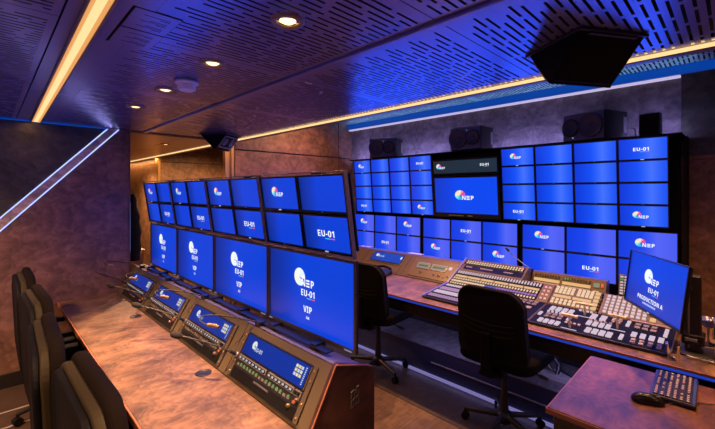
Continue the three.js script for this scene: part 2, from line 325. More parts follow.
// slotted ceilings: each panel is a sheet cut by staggered slots, with a dark board above
function slotted(X0, X1, u0, u1, y, pitch = 0.028, width = 0.0095) {
  const out = [], edge = 0.022, add = (a, b, c, d) => { if (b - a > 1e-4 && d - c > 1e-4) { const g = new THREE.PlaneGeometry(b - a, d - c).rotateX(Math.PI / 2).translate((a + b) / 2, y, -(c + d) / 2); out.push(g); } };
  add(X0, X0 + edge, u0, u1); add(X1 - edge, X1, u0, u1);
  const a = X0 + edge, b = X1 - edge, rows = Math.floor((u1 - u0 - 2 * edge) / pitch), start = (u0 + u1 - rows * pitch) / 2;
  add(a, b, u0, start); add(a, b, start + rows * pitch, u1);
  for (let i = 0; i < rows; i++) {
    const c = start + i * pitch, d = c + pitch - width;
    add(a, b, c, d);
    let x = a, first = true;
    while (x < b - 0.03) {
      const bridge = first ? [0, 0.05, 0.1, 0.025][i % 4] + 0.01 : 0.026, slot = 0.09 + 0.09 * rnd();
      add(x, Math.min(b, x + bridge), d, c + pitch); x += bridge + slot; first = false;
      if (x > b) x = b;
    }
    add(x, b, d, c + pitch);
  }
  return mergeGeometries(out.map(flat));
}
{
  const c = new THREE.Group(); c.name = 'ceiling'; c.userData.kind = 'structure'; scene.add(c);
  mesh('ceiling_board', [rb(-1.3, 1.93, 2.235, 2.32, -1.3, 9.1)], M.ceilingBack, c);
  const joints = [-1.2, -0.14, 0.68, 1.5, 2.33, 3.15, 3.88];
  for (let i = 0; i < joints.length - 1; i++) {
    const a = joints[i] + 0.002, b = joints[i + 1] - 0.002;
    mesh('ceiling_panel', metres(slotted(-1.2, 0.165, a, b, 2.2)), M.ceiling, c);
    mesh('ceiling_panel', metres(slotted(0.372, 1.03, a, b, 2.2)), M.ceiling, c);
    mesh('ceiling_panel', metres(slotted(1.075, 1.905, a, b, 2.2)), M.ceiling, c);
  }
  for (const [a, b] of [[-1.2, 1.25], [1.61, 3.88]]) mesh('ceiling_panel', [rb(0.31, 0.37, 2.198, 2.206, a, b)], M.ceilingPlain, c);
  for (const [a, b] of [[1.435, 1.606], [1.255, 1.425]]) { const v = mesh('vent_panel', metres(slotted(0.318, 0.45, a, b, 2.1965, 0.012, 0.005)), M.ceilingPlain, c); mesh('vent_backing', [rb(0.315, 0.453, 2.199, 2.2015, a - 0.003, b + 0.003)], M.ceilingBack, v); }
  mesh('ceiling_panel', [rb(0.17, 0.31, 2.198, 2.206, -1.2, 3.88)], M.ceilingPlain, c);
  mesh('joint_rail', [rb(1.036, 1.07, 2.188, 2.21, -1.2, 3.88, 0.004)], M.ceilingPlain, c);
  mesh('ceiling_panel', [rb(1.9, 1.93, 2.214, 2.22, -1.2, 9)], M.ceilingPlain, c);
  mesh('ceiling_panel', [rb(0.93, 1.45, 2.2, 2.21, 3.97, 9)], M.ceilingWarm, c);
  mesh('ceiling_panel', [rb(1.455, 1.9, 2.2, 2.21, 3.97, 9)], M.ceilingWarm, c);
  mesh('joint_rail', [rb(-1.2, 1.93, 2.192, 2.215, 3.88, 3.97, 0.004)], M.baseboard, c);
  mesh('header', [rb(1.93, 1.975, 2.21, 2.8, -1.2, 9)], M.ceilingPlain, c);
  // the higher ceiling over the long desk
  const hi = new THREE.Group(); hi.name = 'ceiling_bay'; hi.userData.kind = 'structure'; scene.add(hi);
  mesh('ceiling_board', [rb(1.93, 4.1, 2.68, 2.85, -1.3, 9.1)], M.ceilingBack, hi);
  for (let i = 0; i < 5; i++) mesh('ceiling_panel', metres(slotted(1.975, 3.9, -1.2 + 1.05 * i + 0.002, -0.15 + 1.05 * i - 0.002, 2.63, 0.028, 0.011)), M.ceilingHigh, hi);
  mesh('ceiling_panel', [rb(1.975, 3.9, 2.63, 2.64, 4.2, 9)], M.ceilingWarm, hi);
  // fascia in front of the top of the monitor wall, with its light strip and a band glowing for screen reflections
  room('trim_8', [rb(3.835, 3.86, 2.555, 2.63, -1.2, 4.05, 0.003)], M.fascia);
}
// warm light channels
function channel(label, X, u0, u1, w, y, turn = 0) {
  const um = (u0 + u1) / 2, t = thing('ceiling_light_channel', label, 'ceiling light', [X, y, um], turn), L = (u1 - u0) / 2;
  mesh('diffuser', [bx(-w / 4, w / 4, 0.001, 0.006, -L, L)], G.channel, t);
  for (const s of [-1, 1]) mesh('diffuser_side', [bx(s * w / 4, s * w / 2, 0.0, 0.006, -L, L)], G.channelSide, t);
  for (const s of [-1, 1]) mesh('channel_edge', [bx(s * w / 2, s * (w / 2 + 0.007), -0.004, 0.008, -L, L)], M.bronze, t);
  return t;
}
channel('broad warm light channel in the ceiling above the brown conference desk', 0.237, -1.15, 3.87, 0.05, 2.19, -0.0177);
for (const [label, u0, u1] of [['long thin warm light channel along the ceiling edge before the monitor wall', -1.15, 4.05], ['far warm light channel continuing past the golden pillar into the corridor', 4.08, 8.95]]) {
  const t = thing('ceiling_light_channel', label, 'ceiling light', [1.922, 2.2, (u0 + u1) / 2]), L = (u1 - u0) / 2;
  mesh('diffuser', [bx(-0.008, 0.007, -0.013, 0.013, -L, L, 0.003)], G.channel, t);
  mesh('channel_edge', [bx(-0.008, 0.03, -0.019, -0.0135, -L, L, 0.001)], M.bronze, t);
}
{
  const t = thing('wall_light_strip', 'pale lilac light strip under the blue fascia atop the monitor wall', 'light strip', [3.85, 2.55, 2.2]);
  mesh('diffuser', [rb(-0.012, 0.03, -0.012, 0.006, -1.9, 1.85, 0.003)], G.cove, t);
  const lb = thing('wall_light_strip', 'added blue light strip high on the camera-side wall behind the conference chairs', 'light strip', [-1.2, 1.9, 1.4]);  // strip added out of view to tint ceiling and chair backs blue
  mesh('diffuser', [rb(0.03, 0.055, -0.01, 0.015, -2.45, 2.45, 0.003)], G.edge, lb);
  mesh('shelf', [rb(0.0, 0.065, -0.025, -0.01, -2.45, 2.45, 0.002)], M.black, lb);
  const b = thing('fascia_reflection_band', 'deep blue band above the pale strip, glowing in place of screen reflections', 'light strip', [3.828, 2.6, 2.2]);  // emissive blue stands in for the monitors mirrored in the fascia
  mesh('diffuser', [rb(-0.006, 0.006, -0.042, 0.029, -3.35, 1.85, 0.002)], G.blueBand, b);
}
// downlights and the smoke detector
{
  const spot = thing('ceiling_downlight', '', 'downlight', [0.695, 2.2, DOWNLIGHTS[0]], 0, 'round downlights in a row');
  mesh('trim_ring', [lathe([[0.036, -0.001], [0.04, -0.008], [0.05, -0.008], [0.055, -0.002], [0.055, 0.004]], 28)], M.bronze, spot);
  mesh('reflector', [lathe([[0.03, 0.02], [0.037, -0.003]], 24)], M.gold, spot);
  const lens = mesh('lens', [lathe([[0, -0.006], [0.018, -0.005], [0.03, 0.002], [0.03, 0.01]], 24)], G.lens, spot);
  const L = ['farthest downlight nearest the end wall with the diagonal light line', 'second downlight from the end wall beyond the smoke detector', 'downlight just on the near side of the smoke detector', 'nearest large downlight with a glowing faceted lens in the slotted ceiling', 'downlight overhead next to the camera, out of the picture', 'last downlight behind the camera in the slotted ceiling'];
  DOWNLIGHTS.forEach((u, i) => { const o = i ? copyOf(spot, L[i]) : spot; o.userData.label = L[i]; o.position.set(0.695, 2.2, -u); });
  const bay = ['far', 'second', 'middle', 'fourth', 'near'].map((w) => w + ' downlight added unseen in the raised ceiling over the long production desk');
  ADDED_BAYLIGHTS.forEach((u, i) => { const o = copyOf(spot, bay[i]); o.userData.group = 'added unseen downlights over the production desk'; o.position.set(2.85, 2.63, -u); });
  ADDED_SIDELIGHTS.forEach((u, i) => { const o = copyOf(spot, ['added downlight behind the farthest conference chairs, outside the picture', 'added downlight above the conference chair row, outside the picture', 'added downlight over the camera side, outside the picture'][i]); o.userData.group = 'added downlights behind the conference chairs'; o.position.set(-0.65, 2.2, -u); });
  ADDED_HALLLIGHTS.forEach(([X, u], i) => { const o = copyOf(spot, ['added corridor downlight just beyond the end wall', 'added far corridor downlight near the second golden pillar', 'added downlight in the side bay behind the golden pillar'][i]); o.userData.group = 'added corridor downlights'; o.position.set(X, X > 2 ? 2.63 : 2.2, -u); });
  const d = thing('smoke_detector', 'round white smoke detector between two ceiling downlights', 'smoke detector', [0.714, 2.2, 1.93]);
  mesh('base', [lathe([[0, 0.0], [0.055, 0], [0.055, -0.014], [0.05, -0.018], [0, -0.018]].reverse(), 28)], M.white, d);
  mesh('sensor_cap', [lathe([[0, -0.05], [0.032, -0.05], [0.042, -0.044], [0.044, -0.022], [0.05, -0.018]], 28)], M.white, d);
  for (const [X, u, r] of [[1.16, 1.52, 0.012], [1.32, 1.62, 0.010]]) {
    const s = thing('ceiling_sensor', r > 0.011 ? 'tiny pale slotted fitting in the ceiling near the joint rail' : 'tiny bright button fitting in the glossy ceiling panel', 'sensor', [X, 2.198, u]);
    mesh('cap', [r > 0.011 ? bx(-0.02, 0.02, -0.006, 0.001, -0.004, 0.004, 0.002) : lathe([[0, -0.008], [r * 0.7, -0.007], [r, 0.001]], 16)], M.white, s);
  }
}
// wedge-shaped loudspeakers hung from the ceiling: local -z is the tall front
{
  const w = thing('ceiling_speaker', 'large black wedge-shaped loudspeaker hung from the slotted ceiling', 'speaker', [1.597, 2.2, 0.405], 0);
  mesh('mounting_plate', [bx(-0.142, 0.142, -0.012, -0.001, -0.142, 0.142, 0.003)], M.black, w);
  const prof = [[0.128, -0.012], [-0.122, -0.012], [-0.026, -0.136], [-0.008, -0.142], [0.004, -0.138]];   // z, y: the front leans down into the room
  const g = new THREE.ExtrudeGeometry(shapeOf(prof), { depth: 0.25, bevelEnabled: true, bevelSize: 0.004, bevelThickness: 0.008, bevelSegments: 2 });
  g.translate(0, 0, -0.125).rotateY(-Math.PI / 2);
  mesh('cabinet', [g], M.blackDeep, w);
  mesh('lip', [rod([-0.135, -0.143, -0.01], [0.135, -0.143, -0.01], 0.008)], M.blackSoft, w);
  mesh('fixing_rail', [bx(-0.1, 0.1, -0.02, -0.01, 0.1, 0.136, 0.002)], M.black, w);
  const nrm = new THREE.Vector3(0, -0.612, -0.791), down = new THREE.Vector3(0, -0.791, 0.612), at = (x, s) => new THREE.Vector3(x, -0.012, -0.122).addScaledVector(down, s).addScaledVector(nrm, 0.006);
  const turnY = new THREE.Quaternion().setFromUnitVectors(new THREE.Vector3(0, 1, 0), nrm), turnZ = new THREE.Quaternion().setFromRotationMatrix(new THREE.Matrix4().makeBasis(new THREE.Vector3(1, 0, 0).negate(), down.clone().negate(), nrm));
  for (const [x, r] of [[-0.055, 0.042], [0.06, 0.036]]) {
    const p = at(x, 0.078);
    mesh('driver', [lathe([[0, 0.004], [0.012, 0.006], [0.014, 0.0], [r * 0.85, 0.009], [r, 0.013], [r * 1.08, 0.008], [r * 1.1, 0]], 24).applyQuaternion(turnY).translate(p.x, p.y, p.z)], M.cone, w);
  }
  const fp = at(0, 0.078);
  mesh('front_frame', [prism(roundRect(-0.12, 0.12, -0.066, 0.066, 0.008), 0.008, 0, roundRect(-0.11, 0.11, -0.056, 0.056, 0.006)).applyQuaternion(turnZ).translate(fp.x, fp.y, fp.z)], M.grey, w);
  w.rotation.y = Math.atan2(-0.53, 0.85);
  const far = copyOf(w, 'small dark wedge loudspeaker hung at the corridor end above the golden pillar');
  far.position.copy(V(1.64, 2.2, 3.56)); far.rotation.y = Math.PI + 0.62;
}

// ---------------------------------------------------------------- screens
// a flat monitor: origin at the lower middle of its screen plane, local x right, y up, z towards the viewer
const monGeo = new Map();
function monitor(label, w, h, screen, o = {}) {
  const t = thing(o.name ?? 'monitor', label, 'monitor', [0, 0, 0], 0, o.group), b = o.bezel ?? 0.006, bb = o.chin ?? b, d = o.depth ?? 0.03, key = [w, h, b, bb, d].join();
  if (!monGeo.has(key)) {
    const r = 0.002;
    monGeo.set(key, {
      bezel: join([prism([[-w / 2, 0], [w / 2, 0], [w / 2, h], [-w / 2, h]], 0.008, 0.0012, [[-w / 2 + b, bb], [-w / 2 + b, h - b], [w / 2 - b, h - b], [w / 2 - b, bb]]).translate(0, 0, -0.002)]),
      housing: join([bx(-w / 2, w / 2, 0, h, -0.012, -0.0025, r), bx(-w * 0.42, w * 0.42, h * 0.1, h * 0.9, -d, -0.011, 0.008)]),
      screen: new THREE.PlaneGeometry(w - 2 * b + 0.001, h - b - bb + 0.001).translate(0, (h - b + bb) / 2, -0.0005),
      badge: join([bx(-0.011, 0.011, bb * 0.5 - 0.0028, bb * 0.5 + 0.0028, 0.005, 0.0068)]),
      dot: join([bx(-0.0025, 0.0025, bb * 0.5 - 0.0018, bb * 0.5 + 0.0018, 0.005, 0.0066)]),
    });
  }
  const g = monGeo.get(key);
  mesh('housing', g.housing, M.black, t); mesh('bezel', g.bezel, o.bezelMat ?? M.blackGloss, t);
  mesh('screen', g.screen, screen, t);
  if (o.badge !== false) mesh('badge', o.badge === 'bright' ? g.badge : g.dot, o.badge === 'bright' ? G.badge : G.dot, t);
  return t;
}
const ORD = ['first', 'second', 'third', 'fourth', 'fifth', 'sixth', 'seventh', 'eighth', 'ninth'];
const shows = { B: 'colour wheel', U: 'EU-01 lettered', X: 'blank blue' };
const pick = (set, k) => S[set + { B: 'Brand', U: 'Unit', X: 'Blank' }[k]];
// the two four-by-four banks high on the monitor wall; X and y of the bottom and the top of the plane
const up0 = [3.512, 1.379], up1 = [3.452, 2.047], upL = Math.hypot(up1[0] - up0[0], up1[1] - up0[1]);
const bank = (uLeft, pitch, where, grp) => {
  const pat = ['BXXU', 'XXXX', 'XXXX', 'UXXB'];
  for (let r = 0; r < 4; r++) for (let c = 0; c < 4; c++) {
    const k = pat[r][c], s = (3 - r) / 4, m = monitor(`${shows[k]} screen, ${ORD[r]} row down, ${ORD[c]} from the far corner in ${where}`, pitch - 0.0015, upL / 4 - 0.0005, pick('wall', k), { badge: k === 'X' ? true : 'bright', group: grp, bezel: 0.0085, chin: 0.0085 });
    face(m, up0[0] + s * (up1[0] - up0[0]), up0[1] + s * (up1[1] - up0[1]), uLeft - pitch / 2 - pitch * c, up1[0] - up0[0], up1[1] - up0[1]);
  }
};
bank(3.552, 0.304, 'the upper far bank', 'screens of the far wall bank');
bank(1.562, 0.3075, 'the upper near bank', 'screens of the near wall bank');
// the lower wall row: nine columns of two
{
  const uLeft = [3.675, 3.31, 2.945, 2.551, 2.187, 1.822, 1.42, 1.043, 0.666];
  for (let r = 0; r < 2; r++) for (let c = 0; c < 9; c++) {
    const k = (r + c) % 2 ? 'X' : (r + 2 * ((c - (c % 2)) / 2) + (c % 2)) % 3 === 1 ? 'U' : 'B';
    const kk = [['B', 'X', 'B', 'X', 'U', 'X', 'B', 'X', 'B'], ['X', 'U', 'X', 'B', 'X', 'B', 'X', 'U', 'X']][r][c];
    const m = monitor(`${shows[kk]} screen, ${r ? 'lower' : 'upper'} row of the low wall bank, ${ORD[c]} from the far corner`, c > 5 ? 0.374 : 0.364, 0.2245, pick('low', kk), { badge: kk === 'X' ? true : 'bright', group: 'screens of the low wall bank', bezel: 0.008, chin: 0.0085 });
    face(m, 3.6, 0.892 + (1 - r) * 0.2265, uLeft[c] - (c > 5 ? 0.188 : 0.184), 0, 1);
  }
}
// centre screen and the flat status display above it
{
  const a = [3.512, 1.375], d = [up1[0] - up0[0], up1[1] - up0[1]];
  const m = monitor('large centre screen with a colour wheel logo between the two wall banks', 0.745, 0.435, S.centre, { bezel: 0.022, chin: 0.045, badge: false });
  face(m, a[0], a[1], 1.957, ...d);
  mesh('control_row', [bx(-0.19, -0.02, 0.016, 0.024, 0.005, 0.008)], M.grey, m); mesh('maker_plate', [bx(0.03, 0.08, 0.016, 0.026, 0.005, 0.008)], M.grey, m);
  const s = monitor('dark slate status display strip above the large centre screen', 0.745, 0.165, S.strip, { name: 'status_display', bezel: 0.016, chin: 0.02, badge: false });
  face(s, a[0] + 0.445 / upL * d[0], a[1] + 0.445 / upL * d[1], 1.957, ...d);
}
// rack that carries the wall screens
{
  const t = thing('monitor_rack', 'dark rack frame holding the blue screens of the monitor wall', 'rack', [3.55, 0.262, 2.0]);
  const leg = (u) => rb(0.14, 0.2, 0.05, 1.62, u - 0.03, u + 0.03, 0.004);
  for (const u of [-1.68, -0.62, 0.45, 1.6]) mesh('post', [leg(u)], M.blackDeep, t);
  mesh('shelf', [rb(-0.09, 0.3, 1.789, 1.798, -1.74, 1.62, 0.003)], M.blackDeep, t);
  mesh('back_board', [rb(0.09, 0.1, 0.62, 1.78, -1.72, 1.7, 0.003)], M.blackDeep, t);
  mesh('shelf_edge', [rb(-0.105, -0.091, 1.788, 1.8, -1.74, 1.62, 0.003)], M.blackDeep, t);
  mesh('end_board', [rb(0.0, 0.12, 0.62, 1.78, -1.762, -1.74, 0.004)], M.blackDeep, t);
}
// monitors on the conference console: four large ones and four tilted quads above
for (let i = 0; i < 4; i++) {
  const u = 1.4 + 0.66 * i, which = ['nearest', 'second nearest', 'third', 'farthest'][i];
  const m = monitor(`${which} large monitor reading VIP A${4 - i} on the conference console`, 0.652, 0.378, S.vip[3 - i], { depth: 0.05, bezel: 0.012, chin: 0.017, badge: false, name: 'large_monitor', group: 'large monitors on the conference console', bezelMat: M.frameGrey });
  face(m, 1.06, 0.988, u, 0, 1);
  mesh('corner_mark', [bx(-0.312, -0.285, 0.006, 0.011, 0.005, 0.0075)], G.dot, m); mesh('corner_mark', [bx(0.262, 0.305, 0.006, 0.010, 0.005, 0.0075)], G.dot, m);
  mesh('mounting_arm', [bx(-0.04, 0.04, 0.05, 0.75, -0.085, -0.05, 0.004)], M.black, m);
  const q0 = [1.052, 1.386], q1 = [1.0, 1.726], L = Math.hypot(q1[0] - q0[0], q1[1] - q0[1]), d = [q1[0] - q0[0], q1[1] - q0[1]];
  for (let r = 0; r < 2; r++) for (let c = 0; c < 2; c++) {
    const k = [['B', 'X'], ['X', 'U']][r][c], s = (1 - r) / 2;
    const q = monitor(`${shows[k]} screen, ${r ? 'lower' : 'upper'} ${c ? 'near' : 'far'} small one over ${which} large monitor`, 0.316, L / 2 - 0.006, pick('quad', k), { badge: k === 'X' ? true : 'bright', name: 'quad_monitor', group: 'small tilted screens over the VIP monitors', bezel: 0.0085, chin: 0.009 });
    face(q, q0[0] + s * d[0], q0[1] + s * d[1], u + (c ? -0.1605 : 0.1605), ...d);
  }
  const f = thing('monitor_cradle', `thin silver-edged cradle around four tilted screens over the ${which} large monitor`, 'monitor mount');
  face(f, q0[0], q0[1], u, ...d);
  mesh('outer_rim', [prism([[-0.3245, -0.012], [0.3245, -0.012], [0.3245, L + 0.006], [-0.3245, L + 0.006]], 0.02, 0.001, [[-0.3195, -0.001], [-0.3195, L + 0.002], [0.3195, L + 0.002], [0.3195, -0.001]]).translate(0, 0, -0.012)], M.rim, f);
  mesh('back_plate', [bx(-0.31, 0.31, 0.01, L - 0.01, -0.045, -0.034, 0.003)], M.black, f);
  mesh('label_strip', [bx(0.02, 0.14, -0.03, -0.013, -0.01, 0.0, 0.001)], M.bronze, f); mesh('label_strip', [bx(-0.16, -0.1, -0.03, -0.013, -0.01, 0, 0.001)], M.bronze, f);
}
// ---------------------------------------------------------------- conference desk and console
{
  const t = thing('conference_desk', 'mottled brown conference desk lit by pools of warm light', 'desk', [0.42, 0.165, 2.48]);
  mesh('desk_top', [rb(0, 0.412, 0.548, 0.585, -1.39, 1.39, 0.006)], M.laminate, t);
  mesh('front_edge', [rb(-0.006, 0.004, 0.55, 0.583, -1.39, 1.39, 0.003)], M.laminateEdge, t);
  for (const u of [-1.3, 0, 1.3]) mesh('support_panel', [rb(0.12, 0.40, 0.0, 0.548, u - 0.015, u + 0.015, 0.003)], M.sidePanel, t);
  for (const u of [1.85, 3.03]) {
    const g = mesh('cable_grommet', [lathe([[0.03, 0.0], [0.036, 0.0], [0.038, 0.003], [0.03, 0.004], [0.0295, 0.001], [0, 0.001]], 24).translate(0.766 - 0.42, 0.585, -(u - 2.48))], M.black, t);
  }
}
const cA = [0.832, 0.752], cB = [0.966, 0.972];
{
  const t = thing('equipment_console', 'long sloped olive-tan console behind the conference desk carrying the monitors', 'console', [0.832, 0.165, 2.48]);
  const out = [[0.0, 0.587], [0.134, 0.805], [0.15, 0.81], [0.30, 0.752], [0.335, 0.737], [0.346, 0.715], [0.348, 0.62]];
  mesh('body', [profile([[0.002, 0.587], [0.134, 0.803], [0.30, 0.745], [0.33, 0.6], [0.33, 0.02], [0.1, 0.02], [0.03, 0.3]], -1.37, 1.39)], M.tan, t);
  mesh('top_cover', [profile([[0.136, 0.806], [0.15, 0.8085], [0.30, 0.7515], [0.302, 0.744], [0.14, 0.802]], -1.37, 1.39)], M.consoleTop, t);
  const e = mesh('end_panel', [profile([[-0.008, 0.575], [0.132, 0.81], [0.15, 0.8125], [0.305, 0.755], [0.334, 0.741], [0.347, 0.722], [0.352, 0.69], [0.352, 0.0], [0.05, 0.0], [0.02, 0.45]], -1.392, -1.37, 0.003)], M.sidePanel, t);
  mesh('edge_band', [rod([-0.008, 0.575, 1.391], [0.132, 0.81, 1.391], 0.0035), rod([0.132, 0.81, 1.391], [0.305, 0.755, 1.391], 0.0035), rod([0.305, 0.755, 1.391], [0.334, 0.741, 1.391], 0.0035)], M.laminateEdge, e);
  // engraved emblem: slanted outline strokes in two tiers
  const st = [];
  const P2 = (a, b) => [0.232 + a * 0.052 - 0.0 * b, 0.612 + b * 0.075 + a * 0.022, 1.394];
  const ln = (...p) => { for (let i = 0; i < p.length - 1; i++) st.push(rod(P2(...p[i]), P2(...p[i + 1]), 0.0028, 0.0028, 5)); };
  ln([-0.4, 0.1], [-0.4, 0.48], [0.42, 0.48], [0.42, 0.92], [0.2, 0.92], [0.2, 0.6]); ln([-0.4, 0.62], [-0.4, 0.95], [-0.1, 0.95], [-0.1, 0.6], [0.05, 0.9]);
  ln([0.42, 0.38], [0.1, 0.38], [0.1, 0.02], [0.42, 0.02], [0.42, 0.2]); ln([-0.4, 0.1], [-0.15, 0.1], [-0.15, 0.4]);
  mesh('emblem', st, M.frameGrey, e);
  for (let i = 0; i < 3; i++) mesh('joint', [rod([0.004, 0.594, -(1.77 + 0.665 * i - 2.48)], [0.135, 0.8055, -(1.77 + 0.665 * i - 2.48)], 0.0014, 0.0014, 5)], M.black, t);
  mesh('cable_tray', [rb(0.16, 0.20, 0.815, 0.822, -1.3, 1.3, 0.002)], M.black, t);
  for (let i = 0; i < 8; i++) mesh('bracket', [rb(0.165, 0.225, 0.755, 0.83, -1.2 + 0.33 * i - 0.02, -1.2 + 0.33 * i + 0.02, 0.003)], M.black, t);
}
// keys: many small buttons joined into one part
function keys(x0, x1, y0, y1, nx, ny, o = {}) {
  const out = [], w = (x1 - x0) / nx, h = (y1 - y0) / ny, fx = o.fx ?? 0.72, fy = o.fy ?? 0.7, t = o.t ?? 0.004, z = o.z ?? 0;
  for (let j = 0; j < ny; j++) for (let i = 0; i < nx; i++) {
    if (o.skip && rnd() < o.skip) continue;
    const a = x0 + (i + 0.5) * w, b = y0 + (j + 0.5) * h;
    out.push(bx(a - w * fx / 2, a + w * fx / 2, b - h * fy / 2, b + h * fy / 2, z, z + t));
  }
  return out;
}
// four intercom panels let into the slope: origin at the lower edge of the slope, in the middle of the panel
for (let i = 0; i < 4; i++) {
  const u = 1.455 + 0.668 * i, which = ['nearest', 'second nearest', 'third', 'farthest'][i];
  const t = thing('intercom_panel', `${which} rack intercom panel with a wide blue display in the sloped console`, 'intercom panel', [0, 0, 0], 0, 'intercom panels in the console slope');
  face(t, cA[0], cA[1], u, cB[0] - cA[0], cB[1] - cA[1]);
  mesh('face_plate', [bx(-0.285, 0.285, 0.012, 0.222, 0.0005, 0.004, 0.0015)], M.black, t);
  const s = mesh('display', [bx(-0.252, 0.252, 0.122, 0.219, 0.003, 0.009, 0.002)], M.blackGloss, t);
  mesh('screen', new THREE.PlaneGeometry(0.492, 0.086).translate(0, 0.1705, 0.0096), S.panel, s);
  mesh('rack_ear', [bx(-0.285, -0.26, 0.012, 0.224, 0.0035, 0.007, 0.001), bx(-0.258, -0.254, 0.125, 0.215, 0.004, 0.012)], M.tanDark, t);
  mesh('rack_ear', [bx(0.26, 0.285, 0.012, 0.224, 0.0035, 0.007, 0.001), bx(0.254, 0.259, 0.125, 0.215, 0.004, 0.012)], M.tanDark, t);
  for (const a of [-1, 1]) for (const y of [0.03, 0.08, 0.165, 0.205]) mesh('ear_screw', [lathe([[0, 0.004], [0.004, 0.003], [0.005, 0]], 10).rotateX(Math.PI / 2).translate(a * 0.273, y, 0.007)], M.bronze, t);
  mesh('key_strip', [bx(-0.25, -0.008, 0.093, 0.117, 0.003, 0.008, 0.001)], M.grey, t); mesh('key_strip', [bx(0.008, 0.2, 0.093, 0.117, 0.003, 0.008, 0.001)], M.grey, t); mesh('key_strip', [bx(0.21, 0.25, 0.093, 0.117, 0.003, 0.008, 0.001)], M.grey, t);
  mesh('display_keys', [...keys(-0.247, -0.011, 0.095, 0.115, 8, 1, { z: 0.007, fx: 0.78 }), ...keys(0.011, 0.198, 0.095, 0.115, 7, 1, { z: 0.007, fx: 0.78 }), ...keys(0.212, 0.248, 0.095, 0.115, 2, 1, { z: 0.007, fx: 0.78 })], M.blackGloss, t, 'stuff');
  mesh('key_letters', [...keys(-0.247, -0.011, 0.095, 0.115, 8, 1, { z: 0.0105, fx: 0.5, fy: 0.42, t: 0.001 }), ...keys(0.011, 0.198, 0.095, 0.115, 7, 1, { z: 0.0105, fx: 0.5, fy: 0.42, t: 0.001 })], G.badge, t, 'stuff');
  mesh('talk_keys', keys(-0.247, 0.198, 0.068, 0.088, 16, 1, { z: 0.004, fx: 0.34, fy: 0.55, skip: 0.35 }), i ? M.bronze : G.keyGreen, t, 'stuff');
  mesh('level_keys', keys(-0.247, 0.198, 0.064, 0.084, 16, 1, { z: 0.003, fx: 0.62, fy: 0.5 }), M.grey, t, 'stuff');
  const k = mesh('lower_panel', [bx(-0.26, 0.26, 0.014, 0.06, 0.003, 0.008, 0.002)], M.blackGloss, t);
  mesh('card_slot', [bx(-0.06, 0.06, 0.045, 0.053, 0.008, 0.011, 0.001)], M.metal, k);
  mesh('red_button', [lathe([[0, 0.007], [0.006, 0.006], [0.007, 0]], 14).rotateX(Math.PI / 2).translate(0.225, 0.072, 0.004)], G.keyRed, t);
  for (const [x, y] of [[0.243, 0.085], [0.21, 0.052]]) mesh('volume_knob', [lathe([[0, 0.014], [0.007, 0.013], [0.008, 0]], 14).rotateX(Math.PI / 2).translate(x, y, 0.005)], M.bronze, t);
  mesh('microphone_socket', [lathe([[0, 0.012], [0.010, 0.012], [0.012, 0.008], [0.012, 0]], 16).rotateX(Math.PI / 2).translate(-0.27, 0.106, 0.005)], M.metal, t);
  // gooseneck microphone plugged into that socket, leaning over the desk
  const mu = u + 0.27, m = thing('gooseneck_microphone', `foam-tipped gooseneck microphone at the ${which} intercom panel`, 'microphone', [0.885, 0.845, mu], 0, 'gooseneck microphones');
  const end = [-0.215, 0.105, -0.16];
  mesh('plug', [rod([0.005, -0.008, 0], [-0.035, 0.022, -0.012], 0.009, 0.008)], M.black, m);
  mesh('neck', [tube([[-0.03, 0.018, -0.01], [-0.085, 0.052, -0.05], [-0.16, 0.085, -0.115], end], 0.0042)], M.cable, m);
  const foam = lathe([[0, -0.03], [0.009, -0.027], [0.015, -0.014], [0.017, 0.004], [0.014, 0.02], [0.006, 0.029], [0, 0.03]], 16);
  foam.applyQuaternion(new THREE.Quaternion().setFromUnitVectors(new THREE.Vector3(0, 1, 0), new THREE.Vector3(-0.55, 0.2, -0.5).normalize())).translate(end[0] - 0.015, end[1] + 0.005, end[2] - 0.014);
  mesh('foam_tip', [foam], M.foam, m);
  // gooseneck reading lamp on the console top
  const l = thing('gooseneck_lamp', `slim gooseneck reading lamp arching over the ${which} intercom panel`, 'lamp', [0.985, 0.974, u + 0.235], 0, 'gooseneck reading lamps');
  mesh('base', [rb(-0.018, 0.022, -0.004, 0.022, -0.022, 0.022, 0.005)], M.black, l);
  const tip = [-0.24, 0.045, -0.01 - 0.04];
  mesh('neck', [tube([[-0.01, 0.014, 0.0], [-0.07, 0.034, -0.06], [-0.17, 0.058, -0.13], [-0.225, 0.062, -0.15], [-0.255, 0.056, -0.12], [-0.25, 0.048, -0.08], [tip[0], tip[1], tip[2]]], 0.0038, 40)], M.cable, l);
  mesh('head', [rod([tip[0] - 0.004, tip[1] + 0.002, tip[2] - 0.005], [tip[0] + 0.03, tip[1] - 0.004, tip[2] + 0.042], 0.0085, 0.0085, 12)], M.bronze, l);
  mesh('light_window', [rod([tip[0] - 0.003, tip[1] + 0.0065, tip[2] + 0.002], [tip[0] + 0.025, tip[1] + 0.003, tip[2] + 0.037], 0.0065, 0.0065, 10)], M.lampWindow ??= std([0.3, 0.22, 0.17], { roughness: 0.35 }), l);
}

